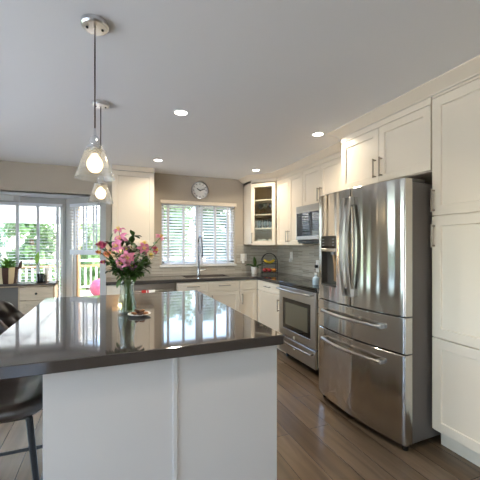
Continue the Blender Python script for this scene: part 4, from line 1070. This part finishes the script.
# ------------------------------------------------------------------ outside
DK = .05
tag(struct('ground', bx(-30, 30, 5.8, 45, -.75, -.6), 'grass'), kind='structure')
mat('patio_bounce', 'd8d4cc', .8, var=.06, vscale=2)
struct('patio', bx(-30, -2.7, -3.4, 5.7, -.4, -.1), 'patio_bounce'); struct('patio', bx(-30, 30, -30, -3.4, -.4, -.1), 'patio_bounce')  # unseen pale ground added to bounce sunlight up onto the ceiling
struct('deck', bx(-7, 3.0, 5.7, 10.6, -.1, DK), 'deck_wood')
t = thing('deck_railing', 'white deck railing with balusters beyond the bay window', 'railing', (-1.5, 10.4, DK))
obj('top_rail', bx(-6.9, 2.9, 10.36, 10.44, .90, .96, .005), 'rail_white', t)
tag(obj('lower_rail', bx(-6.9, 2.9, 10.37, 10.43, .74, .80, .005), 'rail_wood', t), 'tan wooden rail')
obj('bottom_rail', bx(-6.9, 2.9, 10.37, 10.43, .14, .19, .005), 'rail_white', t)
for k in range(66): x = -6.8 + k * .146; obj('baluster', bx(x - .02, x + .02, 10.38, 10.42, .19, .745), 'rail_white', t)
for x in (-6.85, -4.6, -2.9, .6, 2.85): obj('post', bx(x - .05, x + .05, 10.34, 10.46, DK, 1.02, .005), 'rail_white', t)
tag(obj('exercise_ball', blob(B(), (-.25, 9.0, DK + .235), .235, 4), 'ball_pink', loc=(-.26, 9.0, DK)), 'pink ball lying on the deck outside the bay window', 'ball')
uc = Vector((-2.3, 7.9, DK)); UR = 2.75
t = thing('patio_umbrella', 'large white patio umbrella over the deck outside the bay window', 'umbrella', uc)
bm = B(); tip = bm.verts.new(uc + Vector((0, 0, 3.0))); n = 8; rim = []; mid = []; val = []
for k in range(n):
    a = 2 * PI * k / n + PI / 8; rim.append(bm.verts.new(uc + Vector((UR * math.cos(a), UR * math.sin(a), 2.05)))); mid.append(bm.verts.new(uc + Vector((UR * .5 * math.cos(a), UR * .5 * math.sin(a), 2.62))))
    val.append(bm.verts.new(uc + Vector((UR * math.cos(a), UR * math.sin(a), 1.92))))
for k in range(n):
    k2 = (k + 1) % n; bm.faces.new((tip, mid[k], mid[k2])); bm.faces.new((mid[k], rim[k], rim[k2], mid[k2])); bm.faces.new((rim[k], val[k], val[k2], rim[k2]))
m = MATS['umbrella_cloth']; nn = m.node_tree; pb = nn.nodes['Principled BSDF']; tr = nn.nodes.new('ShaderNodeBsdfTranslucent'); tr.inputs[0].default_value = (.9, .9, .88, 1)
mxs = nn.nodes.new('ShaderNodeMixShader'); mxs.inputs[0].default_value = .45
nn.links.new(pb.outputs[0], mxs.inputs[1]); nn.links.new(tr.outputs[0], mxs.inputs[2]); nn.links.new(mxs.outputs[0], nn.nodes['Material Output'].inputs[0])
cn = obj('canopy', bm, 'umbrella_cloth', t, smooth=False); sm = cn.modifiers.new('thick', 'SOLIDIFY'); sm.thickness = .004
for k in range(n):
    a = 2 * PI * k / n + PI / 8; r1 = uc + Vector((0, 0, 2.95)); r2 = uc + Vector((UR * .5 * math.cos(a), UR * .5 * math.sin(a), 2.58)); r3 = uc + Vector((UR * .99 * math.cos(a), UR * .99 * math.sin(a), 2.02))
    obj('rib', tube(B(), [r1, r2, r3], .012, 8), 'dark_steel', t)
    obj('strut', tube(B(), [uc + Vector((0, 0, 2.2)), r2], .010, 8), 'dark_steel', t)
obj('pole', tube(B(), [uc, uc + Vector((0, 0, 3.05))], .025, 12), 'dark_steel', t)
obj('base', lathe(B(), [(0, 0), (.3, 0), (.3, .05), (.05, .08), (0, .08)], uc, 24), 'black_metal', t)

mat('tree_leaf_a', '7f9a68', .6, var=.4, vscale=3); mat('tree_leaf_b', '5f7d5c', .6, var=.4, vscale=3); mat('tree_leaf_c', '9cb27c', .6, var=.35, vscale=3); mat('tree_leaf_d', '6d8a78', .6, var=.4, vscale=3)
for nm in 'abcd':                                     # leaves let light through
    m = MATS['tree_leaf_' + nm]; nn = m.node_tree; pb = nn.nodes['Principled BSDF']; tr = nn.nodes.new('ShaderNodeBsdfTranslucent')
    tr.inputs[0].default_value = tuple(min(1, v * 1.2) for v in pb.inputs['Base Color'].default_value[:3]) + (1,)
    mxs = nn.nodes.new('ShaderNodeMixShader'); mxs.inputs[0].default_value = .4
    nn.links.new(pb.outputs[0], mxs.inputs[1]); nn.links.new(tr.outputs[0], mxs.inputs[2]); nn.links.new(mxs.outputs[0], nn.nodes['Material Output'].inputs[0])
def tree(x, y, h, r, m_, label, z0=-.6, nleaf=5200):
    t = thing('garden_tree', label, 'tree', (x, y, z0), None, 'trees beyond the deck')
    obj('trunk', tube(B(), [(x, y, z0), (x + .05, y, z0 + h * .4), (x - .03, y, z0 + h * .8)], [.12, .09, .03], 8), 'bark', t)
    bm = B(); cl_ = [(Vector((x, y, z0 + h * .55)) + Vector((random.uniform(-.75, .75) * r, random.uniform(-.75, .75) * r, random.uniform(-.45, .42) * h)), random.uniform(.3, .5) * r) for _ in range(40)]
    for _ in range(nleaf):
        c, cr = random.choice(cl_); d = Vector((random.gauss(0, 1), random.gauss(0, 1), random.gauss(0, 1))).normalized(); p = c + d * cr * random.uniform(.6, 1)
        if abs(p.x - x) > r * .9: continue
        a = Vector((random.gauss(0, 1), random.gauss(0, 1), random.gauss(0, 1))).normalized(); b = a.cross(d + Vector((.01, .02, .03))).normalized(); s = random.uniform(.07, .14)
        bm.faces.new([bm.verts.new(p + a * s), bm.verts.new(p + b * s * .6), bm.verts.new(p - a * s), bm.verts.new(p - b * s * .6)])
    obj('foliage', bm, m_, t, smooth=False, recalc=False)
TR = [(-4.7, 15, 4.6, .95, 'tree_leaf_d', 'blue green tree farthest left beyond the deck railing'), (-2.75, 14.2, 3.9, .95, 'tree_leaf_a', 'bright tree in the middle of the bay window view beyond the railing'), (-.8, 14.6, 4.3, .95, 'tree_leaf_c', 'light green tree seen through the slanted bay window'),
      (2.2, 12.8, 3.9, .9, 'tree_leaf_a', 'leafy tree outside the left half of the kitchen window'), (4.05, 13.2, 4.1, .9, 'tree_leaf_b', 'darker tree outside the right half of the kitchen window'), (5.95, 13.4, 4.4, .9, 'tree_leaf_d', 'blue green tree rightmost outside the kitchen window')]
for a in TR: tree(*a)
